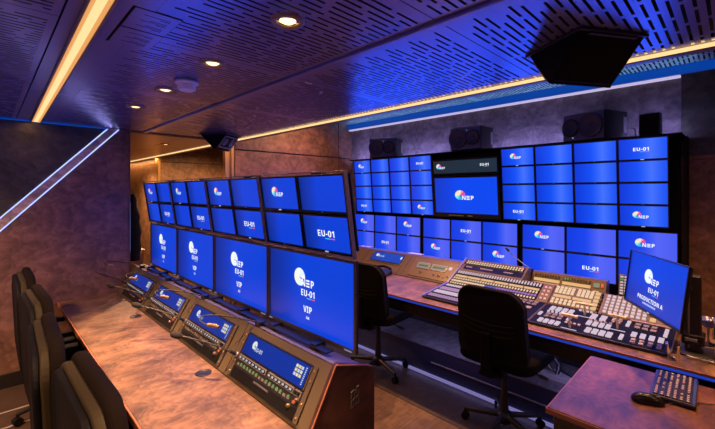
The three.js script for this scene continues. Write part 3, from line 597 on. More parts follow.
// ---------------------------------------------------------------- production desk along the monitor wall
{
  const t = thing('production_desk', 'long dark-fronted brown desk with a blue light line along its front edge', 'desk', [2.52, 0.262, 2.0]);
  mesh('desk_top', [rb(0, 1.12, 0.452, 0.488, -3.1, 2.04, 0.004)], M.laminate, t);
  mesh('front_edge', [rb(-0.008, 0.002, 0.474, 0.488, -3.1, 2.04, 0.003)], M.laminateEdge, t);
  mesh('light_line', [rb(-0.011, 0.0, 0.460, 0.4715, -3.1, 2.04, 0.002)], G.edge, t);
  mesh('front_rail', [rb(0.0, 0.03, 0.36, 0.455, -3.1, 2.04, 0.004)], M.blackGloss, t);
  mesh('added_footwell_light', [rb(0.125, 0.155, 0.438, 0.452, -1.95, 1.85, 0.002)], G.riser, t);  // hidden glowing strip, added to light the footwell
  mesh('back_panel', [rb(0.78, 0.8, 0.0, 0.452, -3.1, 2.04, 0.004)], M.black, t);
  for (const u of [-2.2, -0.55, 1.0]) mesh('support_panel', [rb(0.35, 0.78, 0.0, 0.452, u - 0.02, u + 0.02, 0.003)], M.black, t);
}
// tan equipment rack on the desk below the far screens
const rA = [3.15, 0.753], rB = [3.37, 0.94];
{
  const t = thing('desk_rack', 'tan sloped equipment rack on the long desk below the far wall screens', 'rack', [3.15, 0.75, 2.9]);
  mesh('body', [profile([[0.0, 0.0], [0.22, 0.19], [0.37, 0.178], [0.37, 0.0]], -1.03, 1.1, 0.003)], M.rackTan, t);
  mesh('end_board', [profile([[-0.008, 0.0], [0.218, 0.198], [0.375, 0.186], [0.375, 0.0]], -1.045, -1.03, 0.002)], M.tan, t);
  mesh('base_rail', [rb(-0.02, 0.006, 0.0, 0.01, -1.03, 1.1, 0.002)], M.tanDark, t);
  const along = (u) => [rod([0.002, 0.006, -(u - 2.9)], [0.216, 0.192, -(u - 2.9)], 0.002, 0.002, 5)];
  for (const u of [2.52, 3.16]) mesh('joint', along(u), M.tanDark, t);
}
{
  const sx = rB[0] - rA[0], sy = rB[1] - rA[1], L = Math.hypot(sx, sy);
  const p = thing('intercom_panel', 'small blue-display intercom panel in the tan rack behind the far chair', 'intercom panel');
  face(p, ...rA, 2.83, sx, sy);
  mesh('face_plate', [bx(-0.25, 0.25, 0.11, 0.27, 0.001, 0.005, 0.002)], M.tanDark, p);
  const d = mesh('display', [bx(-0.225, 0.225, 0.125, 0.262, 0.003, 0.01, 0.002)], M.blackGloss, p);
  mesh('screen', new THREE.PlaneGeometry(0.44, 0.125).translate(0, 0.1935, 0.0106), S.deskPanel, d);
  for (const s of [-1, 1]) for (const y of [0.13, 0.19, 0.25]) mesh('ear_screw', [lathe([[0, 0.006], [0.006, 0.004], [0.007, 0]], 10).rotateX(Math.PI / 2).translate(s * 0.24, y, 0.005)], M.bronze, p);
  mesh('lower_plate', [bx(-0.25, 0.25, 0.012, 0.105, 0.001, 0.004, 0.002)], M.rackTan, p);
  const q = thing('meter_panel', 'tan rack panel with two pale rectangular meters and round sockets', 'meter panel');
  face(q, ...rA, 2.185, sx, sy);
  mesh('face_plate', [bx(-0.262, 0.262, 0.02, 0.255, 0.001, 0.005, 0.002)], M.tan, q);
  for (const [a, b] of [[-0.2, -0.045], [-0.025, 0.155]]) {
    const m = mesh('meter', [bx(a, b, 0.125, 0.205, 0.004, 0.011, 0.002)], M.metal, q);
    mesh('meter_face', [bx(a + 0.008, b - 0.008, 0.132, 0.198, 0.0108, 0.0118)], G.meter, m);
    mesh('meter_scale', keys(a + 0.02, b - 0.02, 0.15, 0.178, 7, 1, { z: 0.0115, t: 0.001, fx: 0.7 }), M.black, m, 'stuff');
  }
  for (const [x, y, r] of [[-0.12, 0.075, 0.013], [-0.07, 0.07, 0.008], [0.05, 0.07, 0.009], [0.10, 0.075, 0.018], [0.2, 0.08, 0.011], [0.16, 0.06, 0.008]]) mesh('socket', [lathe([[r * 0.6, 0.004], [r * 0.65, 0.009], [r, 0.008], [r, 0]], 16).rotateX(Math.PI / 2).translate(x, y, 0.004)], r > 0.012 ? M.bronze : M.metal, q);
  mesh('lit_button', [bx(0.175, 0.21, 0.16, 0.2, 0.004, 0.012, 0.003)], G.keyWhite, q);
  for (const s of [-1, 1]) for (const y of [0.04, 0.13, 0.235]) mesh('ear_screw', [lathe([[0, 0.006], [0.006, 0.004], [0.007, 0]], 10).rotateX(Math.PI / 2).translate(s * 0.25, y, 0.005)], M.bronze, q);
  // desk telephone and a brass reading lamp by the far chair
  const ph = thing('desk_telephone', 'black desk telephone with a resting handset before the tan rack', 'telephone', [3.02, 0.75, 2.68], 0.2);
  mesh('base', [prism([[-0.075, 0], [0.075, 0], [0.075, 0.05], [-0.075, 0.02]], 0.19, 0.004).translate(0, 0, -0.095)], M.black, ph);
  mesh('handset', [tube([[0.05, 0.062, -0.09], [0.052, 0.08, -0.04], [0.052, 0.08, 0.04], [0.05, 0.062, 0.09]], 0.013, 16, 8)], M.blackSoft, ph);
  mesh('keypad', keys(-0.06, 0.01, -0.04, 0.04, 4, 3, { t: 0.006 }).map((g) => g.rotateX(-Math.PI / 2).rotateZ(0.2).translate(0, 0.038, 0)), M.grey, ph, 'stuff');
  const l = thing('desk_lamp', 'small brass reading lamp standing behind the far office chair', 'lamp', [3.1, 0.75, 3.19]);
  mesh('base', [lathe([[0, 0], [0.05, 0], [0.05, 0.012], [0.02, 0.018], [0, 0.018]], 20)], M.gold, l);
  mesh('stem', [tube([[0, 0.015, 0], [0, 0.1, 0], [0.01, 0.16, 0.005], [-0.02, 0.19, 0.02]], 0.009)], M.gold, l);
  mesh('shade', [lathe([[0.012, 0.075], [0.03, 0.07], [0.045, 0.03], [0.052, 0], [0.048, 0], [0.04, 0.03]], 18).rotateZ(-0.5).translate(-0.04, 0.13, 0.02)], M.gold, l);
}
// small white cards lying on the tan rack edge
for (const [u, w] of [[3.33, 'far'], [2.55, 'near']]) {
  const t = thing('paper_slip', `${w} white paper slip tucked under the low wall screens`, 'paper', [3.47, 0.937, u]);
  mesh('sheet', [rb(-0.03, 0.03, 0.0, 0.004, -0.09, 0.09, 0.001)], M.white, t);
}
// ---------------------------------------------------------------- vision mixer: a flat front deck and a raised back
const mP = [[2.622, 0.752], [2.626, 0.766], [3.0, 0.806], [3.2, 0.905], [3.2, 0.752]];
function mixerBody(t, X, y, u, uA, uB, tall) {
  const pts = tall ? [[2.622, 0.752], [2.626, 0.766], [3.0, 0.806], [3.215, 0.918], [3.36, 0.985], [3.4, 0.975], [3.4, 0.752]] : [[2.622, 0.752], [2.626, 0.766], [3.0, 0.806], [3.2, 0.905], [3.215, 0.9], [3.215, 0.752]];
  return profile(pts.map(([a, b]) => [a - X, b - y]), uA - u, uB - u, 0.002);
}
{
  const X = 2.62, y = 0.751;
  const t = thing('vision_mixer', 'wide vision mixer panel with rows of glowing cream, amber and pink keys', 'control panel', [X, y, 1.44]);
  mesh('body', [mixerBody(t, X, y, 1.44, 1.0, 1.85)], M.tan, t);
  mesh('tall_back', [profile([[3.19, 0.9], [3.36, 0.985], [3.4, 0.975], [3.4, 0.752], [3.216, 0.752], [3.216, 0.9]].map(([a, b]) => [a - X, b - y]), 1.262 - 1.44, 1.85 - 1.44, 0.002)], M.tan, t);
  mesh('side_rail', [profile([[2.618, 0.752], [2.622, 0.774], [3.0, 0.816], [3.36, 0.995], [3.405, 0.983], [3.405, 0.752]].map(([a, b]) => [a - X, b - y]), 0.41, 0.428, 0.002)], M.metal, t);
  mesh('front_lip', [rb(-0.006, 0.008, 0.0, 0.018, -0.445, 0.41, 0.003)], M.black, t);
  // lay key rows on a slope: lower deck (s along the slope in metres) and raised back
  const lay = (list, o, e) => { const m = new THREE.Matrix4(), l = Math.hypot(e[0], e[1]), a = e[0] / l, b = e[1] / l; m.makeBasis(new THREE.Vector3(0, 0, 1), new THREE.Vector3(a, b, 0), new THREE.Vector3(-b, a, 0)).setPosition(o[0] - X, o[1] - y, 0); return list.map((g) => g.applyMatrix4(m)); };
  const LOW = [[2.626, 0.766], [0.374, 0.04]], UP = [[3.0, 0.806], [0.2, 0.099]], TOP = [[3.2, 0.905], [0.16, 0.08]];
  const row = (name, mat, where, x0, x1, s0, s1, nx, ny, o = {}) => mesh(name, lay(keys(x0, x1, s0, s1, nx, ny, { t: 0.008, ...o }), ...where), mat, t, 'stuff');
  // x runs from the far end (-0.41) to the near end (0.44)
  mesh('deck_plate', lay([bx(-0.405, 0.20, 0.006, 0.37, 0.0005, 0.002)], ...LOW), M.blackDeep, t);
  row('pink_keys', G.keyPink, LOW, -0.40, 0.19, 0.03, 0.09, 24, 2, { fx: 0.6, fy: 0.6 });
  row('white_keys', G.keyWhite, LOW, -0.40, 0.19, 0.12, 0.19, 24, 2);
  row('pink_keys', G.keyPink, LOW, -0.40, 0.19, 0.21, 0.28, 24, 2);
  row('white_keys', G.keyWhite, LOW, -0.40, 0.19, 0.31, 0.365, 24, 1, { fx: 0.55 });
  row('red_keys', G.keyRed, LOW, 0.04, 0.10, 0.012, 0.028, 2, 1);
  mesh('deck_plate', lay([bx(0.205, 0.435, 0.006, 0.37, 0.0005, 0.002)], ...LOW), M.blackDeep, t);
  row('dark_keys', M.keyGrey, LOW, 0.21, 0.38, 0.03, 0.15, 4, 3);
  row('dark_keys', M.keyGrey, LOW, 0.22, 0.39, 0.19, 0.24, 4, 1);
  row('dark_keys', M.grey, LOW, 0.235, 0.4, 0.27, 0.36, 4, 2);
  mesh('key_bed', lay([bx(-0.405, 0.357, 0.004, 0.212, 0.0005, 0.003)], ...UP), M.blackDeep, t);
  mesh('key_bed', lay([bx(-0.40, 0.158, 0.095, 0.155, 0.0005, 0.003)], ...TOP), M.blackDeep, t);
  row('amber_strip', G.keyAmber, UP, -0.40, 0.35, 0.115, 0.145, 6, 1, { fx: 0.94, fy: 0.9, t: 0.004 });
  row('cream_keys', G.keyWarm, UP, -0.40, 0.35, 0.075, 0.11, 32, 1, { fx: 0.5, fy: 0.6 });
  row('purple_keys', G.keyPurple, UP, 0.02, 0.35, 0.04, 0.07, 14, 1);
  row('blue_keys', G.keyBlue, UP, -0.08, 0.02, 0.04, 0.07, 4, 1);
  row('cream_keys', G.keyWarm, UP, -0.40, -0.08, 0.04, 0.07, 14, 1);
  row('cream_keys', G.keyWarm, UP, -0.40, 0.35, 0.008, 0.035, 32, 1, { fx: 0.5, fy: 0.6 });
  row('white_keys', G.keyWhite, UP, -0.40, 0.35, 0.16, 0.21, 32, 1, { fx: 0.48, fy: 0.7 });
  const kp = mesh('key_plate', lay([bx(0.365, 0.437, 0.006, 0.216, 0.0005, 0.003)], ...UP), M.tan, t);
  mesh('round_keys', lay([0, 1, 2, 3].flatMap((j) => [0, 1].map((i) => lathe([[0, 0.007], [0.008, 0.006], [0.01, 0]], 10).rotateX(Math.PI / 2).translate(0.385 + 0.03 * i, 0.04 + 0.045 * j, 0.003))), ...UP), M.keyWhite, kp, 'stuff');
  const win = mesh('display_window', lay([bx(-0.38, 0.165, 0.02, 0.085, 0.001, 0.006, 0.001)], ...TOP), M.blackGloss, t);
  for (const [a, b] of [[-0.36, -0.3], [-0.22, -0.1], [0.0, 0.08]]) mesh('display_text', lay([bx(a, b, 0.045, 0.062, 0.0055, 0.0065)], ...TOP), M.grey, win);
  row('cream_keys', G.keyWarm, TOP, -0.39, 0.15, 0.1, 0.15, 22, 2, { fx: 0.55, fy: 0.6 });
  row('red_keys', G.keyRed, TOP, 0.12, 0.145, 0.13, 0.16, 1, 1);
}
{
  const X = 2.62, y = 0.751, U = 0.65;
  const t = thing('switcher_panel', 'switcher panel with three cream lever arms at the near end of the desk', 'control panel', [X, y, U]);
  mesh('body', [mixerBody(t, X, y, U, 0.675, 0.995)], M.tan, t);
  mesh('body', [mixerBody(t, X, y, U, 0.245, 0.668)], M.tan, t);
  mesh('front_lip', [rb(-0.006, 0.008, 0.0, 0.018, -0.405, 0.345, 0.003)], M.black, t);
  const lay = (list, o, e) => { const m = new THREE.Matrix4(), l = Math.hypot(e[0], e[1]), a = e[0] / l, b = e[1] / l; m.makeBasis(new THREE.Vector3(0, 0, 1), new THREE.Vector3(a, b, 0), new THREE.Vector3(-b, a, 0)).setPosition(o[0] - X, o[1] - y, 0); return list.map((g) => g.applyMatrix4(m)); };
  const LOW = [[2.626, 0.766], [0.374, 0.04]], UP = [[3.0, 0.806], [0.2, 0.099]];
  const row = (name, mat, where, x0, x1, s0, s1, nx, ny, o = {}) => mesh(name, lay(keys(x0, x1, s0, s1, nx, ny, { t: 0.01, ...o }), ...where), mat, t, 'stuff');
  // x = U - u: far end -0.345, near end 0.40
  mesh('deck_plate', lay([bx(-0.34, 0.40, 0.006, 0.37, 0.0005, 0.002)], ...LOW), M.blackDeep, t);
  row('white_keys', G.keyWhite, LOW, -0.30, -0.16, 0.02, 0.085, 4, 1, { fx: 0.7, fy: 0.9 });
  row('white_keys', G.keyWhite, LOW, -0.335, -0.305, 0.12, 0.2, 1, 1, { fx: 0.6 });
  row('dark_keys', M.grey, LOW, -0.29, -0.17, 0.11, 0.2, 3, 2);
  row('white_keys', G.keyWhite, LOW, -0.30, -0.14, 0.25, 0.33, 4, 1, { fx: 0.7, fy: 0.9 });
  row('white_keys', G.keyWhite, LOW, -0.02, 0.13, 0.02, 0.1, 4, 2, { fx: 0.75 });
  row('white_keys', G.keyWhite, LOW, -0.04, 0.10, 0.14, 0.21, 4, 1, { fx: 0.7, fy: 0.95 });
  row('white_keys', G.keyWhite, LOW, -0.05, 0.06, 0.25, 0.34, 2, 2, { fx: 0.6 });
  row('white_keys', G.keyWhite, LOW, 0.155, 0.185, 0.02, 0.12, 1, 1, { fx: 0.6 });
  row('dark_keys', M.keyGrey, LOW, 0.21, 0.37, 0.015, 0.085, 4, 2, { fx: 0.55 });
  row('white_keys', G.keyWhite, LOW, 0.20, 0.37, 0.11, 0.18, 4, 2, { fx: 0.6 });
  row('white_keys', G.keyWhite, LOW, 0.155, 0.185, 0.24, 0.34, 1, 2, { fx: 0.6 });
  row('dark_keys', M.grey, LOW, 0.2, 0.32, 0.23, 0.33, 3, 2);
  row('white_keys', G.keyWhite, LOW, 0.345, 0.375, 0.2, 0.33, 1, 3, { fx: 0.6 });
  row('white_keys', G.keyWhite, LOW, -0.155, -0.125, 0.13, 0.2, 1, 2, { fx: 0.6 });
  row('white_keys', G.keyWhite, LOW, -0.30, -0.17, 0.212, 0.238, 5, 1, { fx: 0.5 });
  row('dark_keys', M.keyGrey, LOW, -0.04, 0.1, 0.218, 0.242, 5, 1, { fx: 0.6 });
  row('dark_keys', M.keyGrey, LOW, 0.075, 0.14, 0.255, 0.335, 2, 3, { fx: 0.6 });
  row('white_keys', G.keyWhite, LOW, -0.13, -0.04, 0.345, 0.365, 4, 1, { fx: 0.6 });
  row('dark_keys', M.keyGrey, LOW, -0.15, -0.05, 0.08, 0.12, 4, 1, { fx: 0.6 });
  mesh('amber_bar', lay([bx(0.17, 0.375, 0.345, 0.365, 0.001, 0.01, 0.002)], ...LOW), M.gold, t);
  // raised back: two banks of keys with amber display strips
  mesh('key_bed', lay([bx(0.0, 0.255, 0.004, 0.213, 0.0005, 0.003)], ...UP), M.tanDark, t);
  mesh('key_bed', lay([bx(-0.34, -0.035, 0.004, 0.218, 0.0005, 0.003)], ...UP), M.tanDark, t);
  row('cream_keys', G.keyWarm, UP, -0.335, -0.20, 0.13, 0.215, 5, 3);
  row('cream_keys', G.keyWarm, UP, -0.185, -0.075, 0.13, 0.215, 4, 3);
  row('amber_strip', G.keyAmber, UP, -0.335, -0.075, 0.085, 0.12, 2, 1, { fx: 0.92, fy: 0.85, t: 0.004 });
  row('cream_keys', G.keyWarm, UP, -0.335, -0.075, 0.01, 0.075, 9, 2, { fx: 0.6 });
  row('amber_strip', G.keyAmber, UP, -0.07, -0.035, 0.01, 0.215, 1, 5, { fx: 0.9, fy: 0.7 });
  mesh('edge_knobs', lay([0, 1, 2, 3, 4, 5].map((j) => lathe([[0, 0.012], [0.008, 0.01], [0.01, 0]], 10).rotateX(Math.PI / 2).translate(-0.026 + 0.0, 0.025 + 0.035 * j, 0)), ...UP), M.black, t, 'stuff');
  row('cream_keys', G.keyWhite, UP, 0.0, 0.25, 0.01, 0.21, 8, 6, { fx: 0.6, fy: 0.6 });
  row('amber_strip', G.keyAmber, UP, 0.26, 0.30, 0.01, 0.05, 1, 1);
  mesh('jog_wheel', lay([0.27, 0.33].map((x) => lathe([[0, 0.02], [0.016, 0.018], [0.02, 0.01], [0.02, 0]], 18).rotateX(Math.PI / 2).translate(x, 0.09, 0.001)), ...UP), M.bronze, t);
  // lever arms
  const T = (x, s, tag) => {
    const l = mesh('lever_arm', lay([bx(x - 0.006, x + 0.006, s - 0.006, s + 0.006, 0, 0.075, 0.003)], ...LOW), M.leverCream ??= std([0.85, 0.72, 0.5], { roughness: 0.45 }), t);
    mesh('lever_grip', lay([bx(x - 0.05, x + 0.05, s - 0.01, s + 0.01, 0.07, 0.09, 0.007)], ...LOW), M.leverCream ??= std([0.85, 0.72, 0.5], { roughness: 0.45 }), l);
    mesh('lever_slot', lay([bx(x - 0.045, x + 0.045, s - 0.034, s - 0.026, 0.001, 0.004)], ...LOW), G.keyWhite, l);
  };
  T(-0.10, 0.045); T(-0.075, 0.29); T(0.13, 0.19);
}
// router box behind the mixers, its gooseneck, and the upright key column
{
  const X = 3.4, y = 0.75, U = 1.02, sl = [[3.36, 0.82], [0.08, 0.14]];
  const t = thing('router_panel', 'narrow routing panel with amber strips and black toggles behind the mixer', 'control panel', [X, y, U]);
  mesh('body', [profile([[-0.07, 0.0], [-0.05, 0.06], [0.03, 0.2], [0.1, 0.195], [0.1, 0.0]], -0.32, 0.236, 0.003)], M.tanDark, t);
  const m = new THREE.Matrix4(), l = Math.hypot(0.08, 0.14); m.makeBasis(new THREE.Vector3(0, 0, 1), new THREE.Vector3(0.08 / l, 0.14 / l, 0), new THREE.Vector3(-0.14 / l, 0.08 / l, 0)).setPosition(-0.05, 0.06, 0);
  const lay = (a) => a.map((g) => g.applyMatrix4(m));
  for (const [a, b] of [[-0.215, -0.01], [0.01, 0.215]]) {
    const s = mesh('label_strip', lay([bx(a, b, 0.078, 0.104, 0.001, 0.006, 0.002)]), G.keyAmber, t);
    mesh('toggles', lay(keys(a, b, 0.115, 0.145, 10, 1, { t: 0.012, fx: 0.4 })), M.black, s, 'stuff');
    mesh('meter_strip', lay([bx(a, b, 0.045, 0.07, 0.001, 0.005, 0.001)]), M.metal, s);
    mesh('lower_toggles', lay(keys(a, b, 0.012, 0.04, 9, 1, { t: 0.012, fx: 0.45 })), M.black, s, 'stuff');
    mesh('toggle_bed', lay([bx(a, b, 0.008, 0.044, 0.0005, 0.003, 0.001)]), M.grey, s);
  }
  mesh('green_display', lay([bx(0.235, 0.275, 0.095, 0.13, 0.001, 0.008, 0.002)]), G.meter, t);
  mesh('amber_display', lay([bx(0.235, 0.275, 0.05, 0.068, 0.001, 0.008, 0.002)]), G.keyAmber, t);
  mesh('side_button', lay([bx(0.285, 0.3, 0.1, 0.13, 0.001, 0.01, 0.002)]), G.keyRed, t);
  mesh('green_keys', lay(keys(0.02, 0.07, 0.118, 0.14, 3, 1, { z: 0.0, t: 0.008 })), G.keyGreen, t, 'stuff');
  const g = thing('gooseneck_microphone', 'thin gooseneck microphone slanting before the wall screens beside the routing panel', 'microphone', [3.43, 0.945, 1.262], 0);
  mesh('plug', [rod([0, -0.01, 0], [0, 0.02, 0], 0.01, 0.009)], M.black, g);
  mesh('neck', [tube([[0, 0.01, 0], [-0.005, 0.05, -0.07], [-0.01, 0.12, -0.17], [-0.015, 0.15, -0.2]], 0.004)], M.metal, g);
  mesh('foam_tip', [lathe([[0, -0.025], [0.008, -0.02], [0.012, 0], [0.008, 0.02], [0, 0.025]], 12).rotateX(-0.9).translate(-0.017, 0.165, -0.215)], M.foam, g);
  const k = thing('key_column', 'upright slim box with two columns of white and green keys', 'control panel', [3.27, 0.75, 0.61]);
  face(k, 3.22, 0.905, 0.56, 0.03, 0.14);
  mesh('body', [bx(-0.032, 0.03, -0.006, 0.15, -0.03, 0, 0.004)], M.tanDark, k);
  mesh('keys', keys(-0.026, 0.026, 0.006, 0.142, 2, 7, { t: 0.007, fx: 0.72, fy: 0.6 }), G.keyWhite, k, 'stuff');
  mesh('green_keys', [...keys(-0.026, 0, 0.104, 0.123, 1, 1, { t: 0.009 }), ...keys(0, 0.026, 0.006, 0.026, 1, 1, { t: 0.009 })], G.keyGreen, k, 'stuff');
  mesh('foot', [bx(-0.03, 0.028, -0.16, 0.0, -0.06, -0.025, 0.004)], M.tanDark, k);
  const pb = thing('speaker_box', 'plain brown box on the desk beside the upright key column', 'box', [3.36, 0.75, 0.44]);
  mesh('case', [rb(-0.08, 0.12, 0.0, 0.17, -0.12, 0.09, 0.008)], M.tanDark, pb);
  mesh('front_panel', [rb(-0.084, -0.078, 0.015, 0.155, -0.105, 0.075, 0.004)], M.tan, pb);
}
// swivelling monitor at the near end of the desk
{
  const m = monitor('angled desk monitor reading PRODUCTION A beside the switcher panel', 0.58, 0.318, S.production, { bezel: 0.008, chin: 0.014, depth: 0.04, badge: 'bright', name: 'desk_monitor' });
  const yaw = -148.2 * Math.PI / 180, pitch = 6.8 * Math.PI / 180;
  const R = new THREE.Vector3(Math.cos(yaw), 0, -Math.sin(yaw)), N = new THREE.Vector3(Math.sin(yaw), 0, Math.cos(yaw));
  const Uv = new THREE.Vector3(0, Math.cos(pitch), 0).addScaledVector(N, -Math.sin(pitch)), Z = R.clone().cross(Uv);
  m.quaternion.setFromRotationMatrix(new THREE.Matrix4().makeBasis(R, Uv, Z));
  m.position.copy(V(2.58, 1.135, 0.315)).addScaledVector(Uv, -0.159);
  const s = thing('monitor_stand', 'tall black monitor stand with a silver base bracket behind the angled monitor', 'monitor stand', [2.81, 0.75, 0.165]);
  mesh('base', [rb(-0.1, 0.1, 0, 0.012, -0.09, 0.09, 0.004)], M.black, s);
  mesh('bracket', [tube([[-0.13, 0.012, -0.02], [-0.13, 0.012, 0.12], [-0.02, 0.012, 0.13], [0.06, 0.012, 0.12], [0.06, 0.14, 0.12]], 0.006, 30)], M.metal, s);
  mesh('column', [rb(-0.035, 0.035, 0.01, 0.43, -0.035, 0.035, 0.008)], M.black, s);
  mesh('column_edge', [rb(-0.04, -0.034, 0.03, 0.42, 0.012, 0.02, 0.002)], M.grey, s);
  mesh('arm', [rod([0, 0.36, 0], [-0.15, 0.36, -0.1], 0.02)], M.black, s);
  mesh('clamp', [rb(-0.05, 0.05, 0.05, 0.11, -0.05, 0.05, 0.01)], M.blackGloss, s);
  mesh('clamp_label', [rb(-0.053, -0.049, 0.072, 0.088, -0.02, 0.03, 0.001)], M.metal, s);
}
// small things by the stand: a dish-topped fan, a black box, cables, glasses
{
  const f = thing('desk_fan', 'small round dish-shaped desk fan with blue light painted in beside the stand', 'fan', [3.0, 0.75, 0.11]);
  mesh('base', [lathe([[0, 0], [0.035, 0], [0.035, 0.008], [0.01, 0.014], [0, 0.014]], 20)], M.black, f);
  mesh('stem', [rod([0, 0.01, 0], [0, 0.1, 0], 0.006)], M.metal, f);
  mesh('dish', [lathe([[0, 0.1], [0.02, 0.104], [0.045, 0.125], [0.052, 0.15], [0.046, 0.155], [0.03, 0.128], [0, 0.112]], 24)], std([0.08, 0.12, 0.4], { roughness: 0.25 }), f);  // blue base colour paints in the light falling on the dish
  const b = thing('equipment_box', 'black equipment box standing on the desk behind the dish fan', 'box', [3.2, 0.75, 0.06]);
  mesh('case', [rb(-0.07, 0.09, 0, 0.13, -0.1, 0.03, 0.006)], M.black, b);
  mesh('front_plate', [rb(-0.074, -0.069, 0.012, 0.118, -0.09, 0.02, 0.003)], M.blackGloss, b);
  const c = thing('cable', 'loose grey cable hanging beside the monitor stand', 'cable', [2.75, 0.75, 0.085]);
  mesh('wire', [tube([[0.03, 0.22, -0.01], [0.01, 0.14, 0.03], [-0.01, 0.05, 0.01], [-0.03, 0.004, 0.03], [-0.12, 0.004, 0.06]], 0.004, 30)], M.cableGrey, c);
  const g = thing('drinking_glass', 'short clear glass with blue glints on the desk by the monitor', 'glass', [2.62, 0.75, 0.235]);
  mesh('bowl', [lathe([[0, 0.004], [0.026, 0.004], [0.031, 0.08], [0.033, 0.08], [0.028, 0], [0, 0]], 24)], new THREE.MeshPhysicalMaterial({ color: 0xffffff, roughness: 0.03, transmission: 1, thickness: 0.004, ior: 1.45 }), g);
}

// ---------------------------------------------------------------- near side desk with keyboard and mouse
{
  const t = thing('side_desk', 'near side desk with a reddish brown top and black front panel', 'desk', [1.664, 0.0, 0.0]);
  mesh('desk_top', [rb(0, 0.692, 0.72, 0.75, -0.6, 0.554, 0.005)], M.laminateRed, t);
  mesh('edge_band', [rb(-0.004, 0.692, 0.724, 0.746, 0.552, 0.558, 0.002), rb(-0.005, 0.0, 0.724, 0.746, -0.6, 0.556, 0.002)], M.laminateEdge, t);
  mesh('front_panel', [rb(0.02, 0.04, 0.0, 0.72, -0.58, 0.535, 0.003)], M.blackGloss, t);
  mesh('end_panel', [rb(0.04, 0.66, 0.0, 0.72, 0.515, 0.535, 0.003)], M.black, t);
  const k = thing('keyboard', 'compact black keyboard with pale key legends lying crosswise on the side desk', 'keyboard', [2.205, 0.751, 0.193], 0.03);
  mesh('case', [bx(-0.15, 0.15, 0.002, 0.02, -0.077, 0.077, 0.005)], std([0.02, 0.022, 0.05], { roughness: 0.4 }), k);
  const kc = [], kl = [], ks = [];
  for (let r = 0; r < 6; r++) for (let i = 0; i < 15; i++) {
    const x = -0.142 + (i + 0.5) * 0.0189, z = -0.068 + (r + 0.5) * 0.0213 + 0.002;
    kc.push(bx(x - 0.0082, x + 0.0082, 0.018, 0.025, z - 0.0088, z + 0.0088));
    if (rnd() < 0.85) { kl.push(bx(x - 0.006, x + 0.004 + 0.003 * rnd(), 0.0245, 0.0256, z - 0.0045, z + 0.0035)); }
  }
  mesh('keycaps', kc, M.black, k, 'stuff'); mesh('key_legends', kl, std([0.42, 0.33, 0.33], { roughness: 0.6 }), k, 'stuff');
  mesh('blue_strip', [bx(-0.14, 0.148, 0.019, 0.022, 0.064, 0.074, 0.001)], std([0.03, 0.06, 0.3], { roughness: 0.4 }), k);
  const m = thing('computer_mouse', 'black computer mouse with a glossy hump beside the keyboard', 'mouse', [2.0, 0.751, 0.262], -0.2);
  const g = new THREE.SphereGeometry(1, 28, 18), p = g.attributes.position;
  for (let i = 0; i < p.count; i++) { let x = p.getX(i), yy = p.getY(i), z = p.getZ(i); const w = 0.031 - 0.004 * z - 0.003 * Math.cos(z * 3); p.setXYZ(i, x * w, yy > 0 ? yy * (0.034 - 0.007 * z) : yy * 0.004, z * 0.06); }
  g.computeVertexNormals(); mesh('shell', [g.translate(0, 0.005, 0)], M.blackGloss, m);
  mesh('scroll_wheel', [lathe([[0.006, -0.003], [0.008, -0.002], [0.008, 0.002], [0.006, 0.003]], 14).rotateZ(Math.PI / 2).translate(0, 0.026, 0.036)], M.grey, m);
  mesh('cable', [tube([[0, 0.008, 0.058], [0.03, 0.004, 0.1], [0.07, 0.004, 0.17], [0.1, 0.004, 0.3], [0.16, 0.004, 0.45]], 0.0022, 30, 5)], M.cable, m);
  m.rotation.y = 0.35;
}
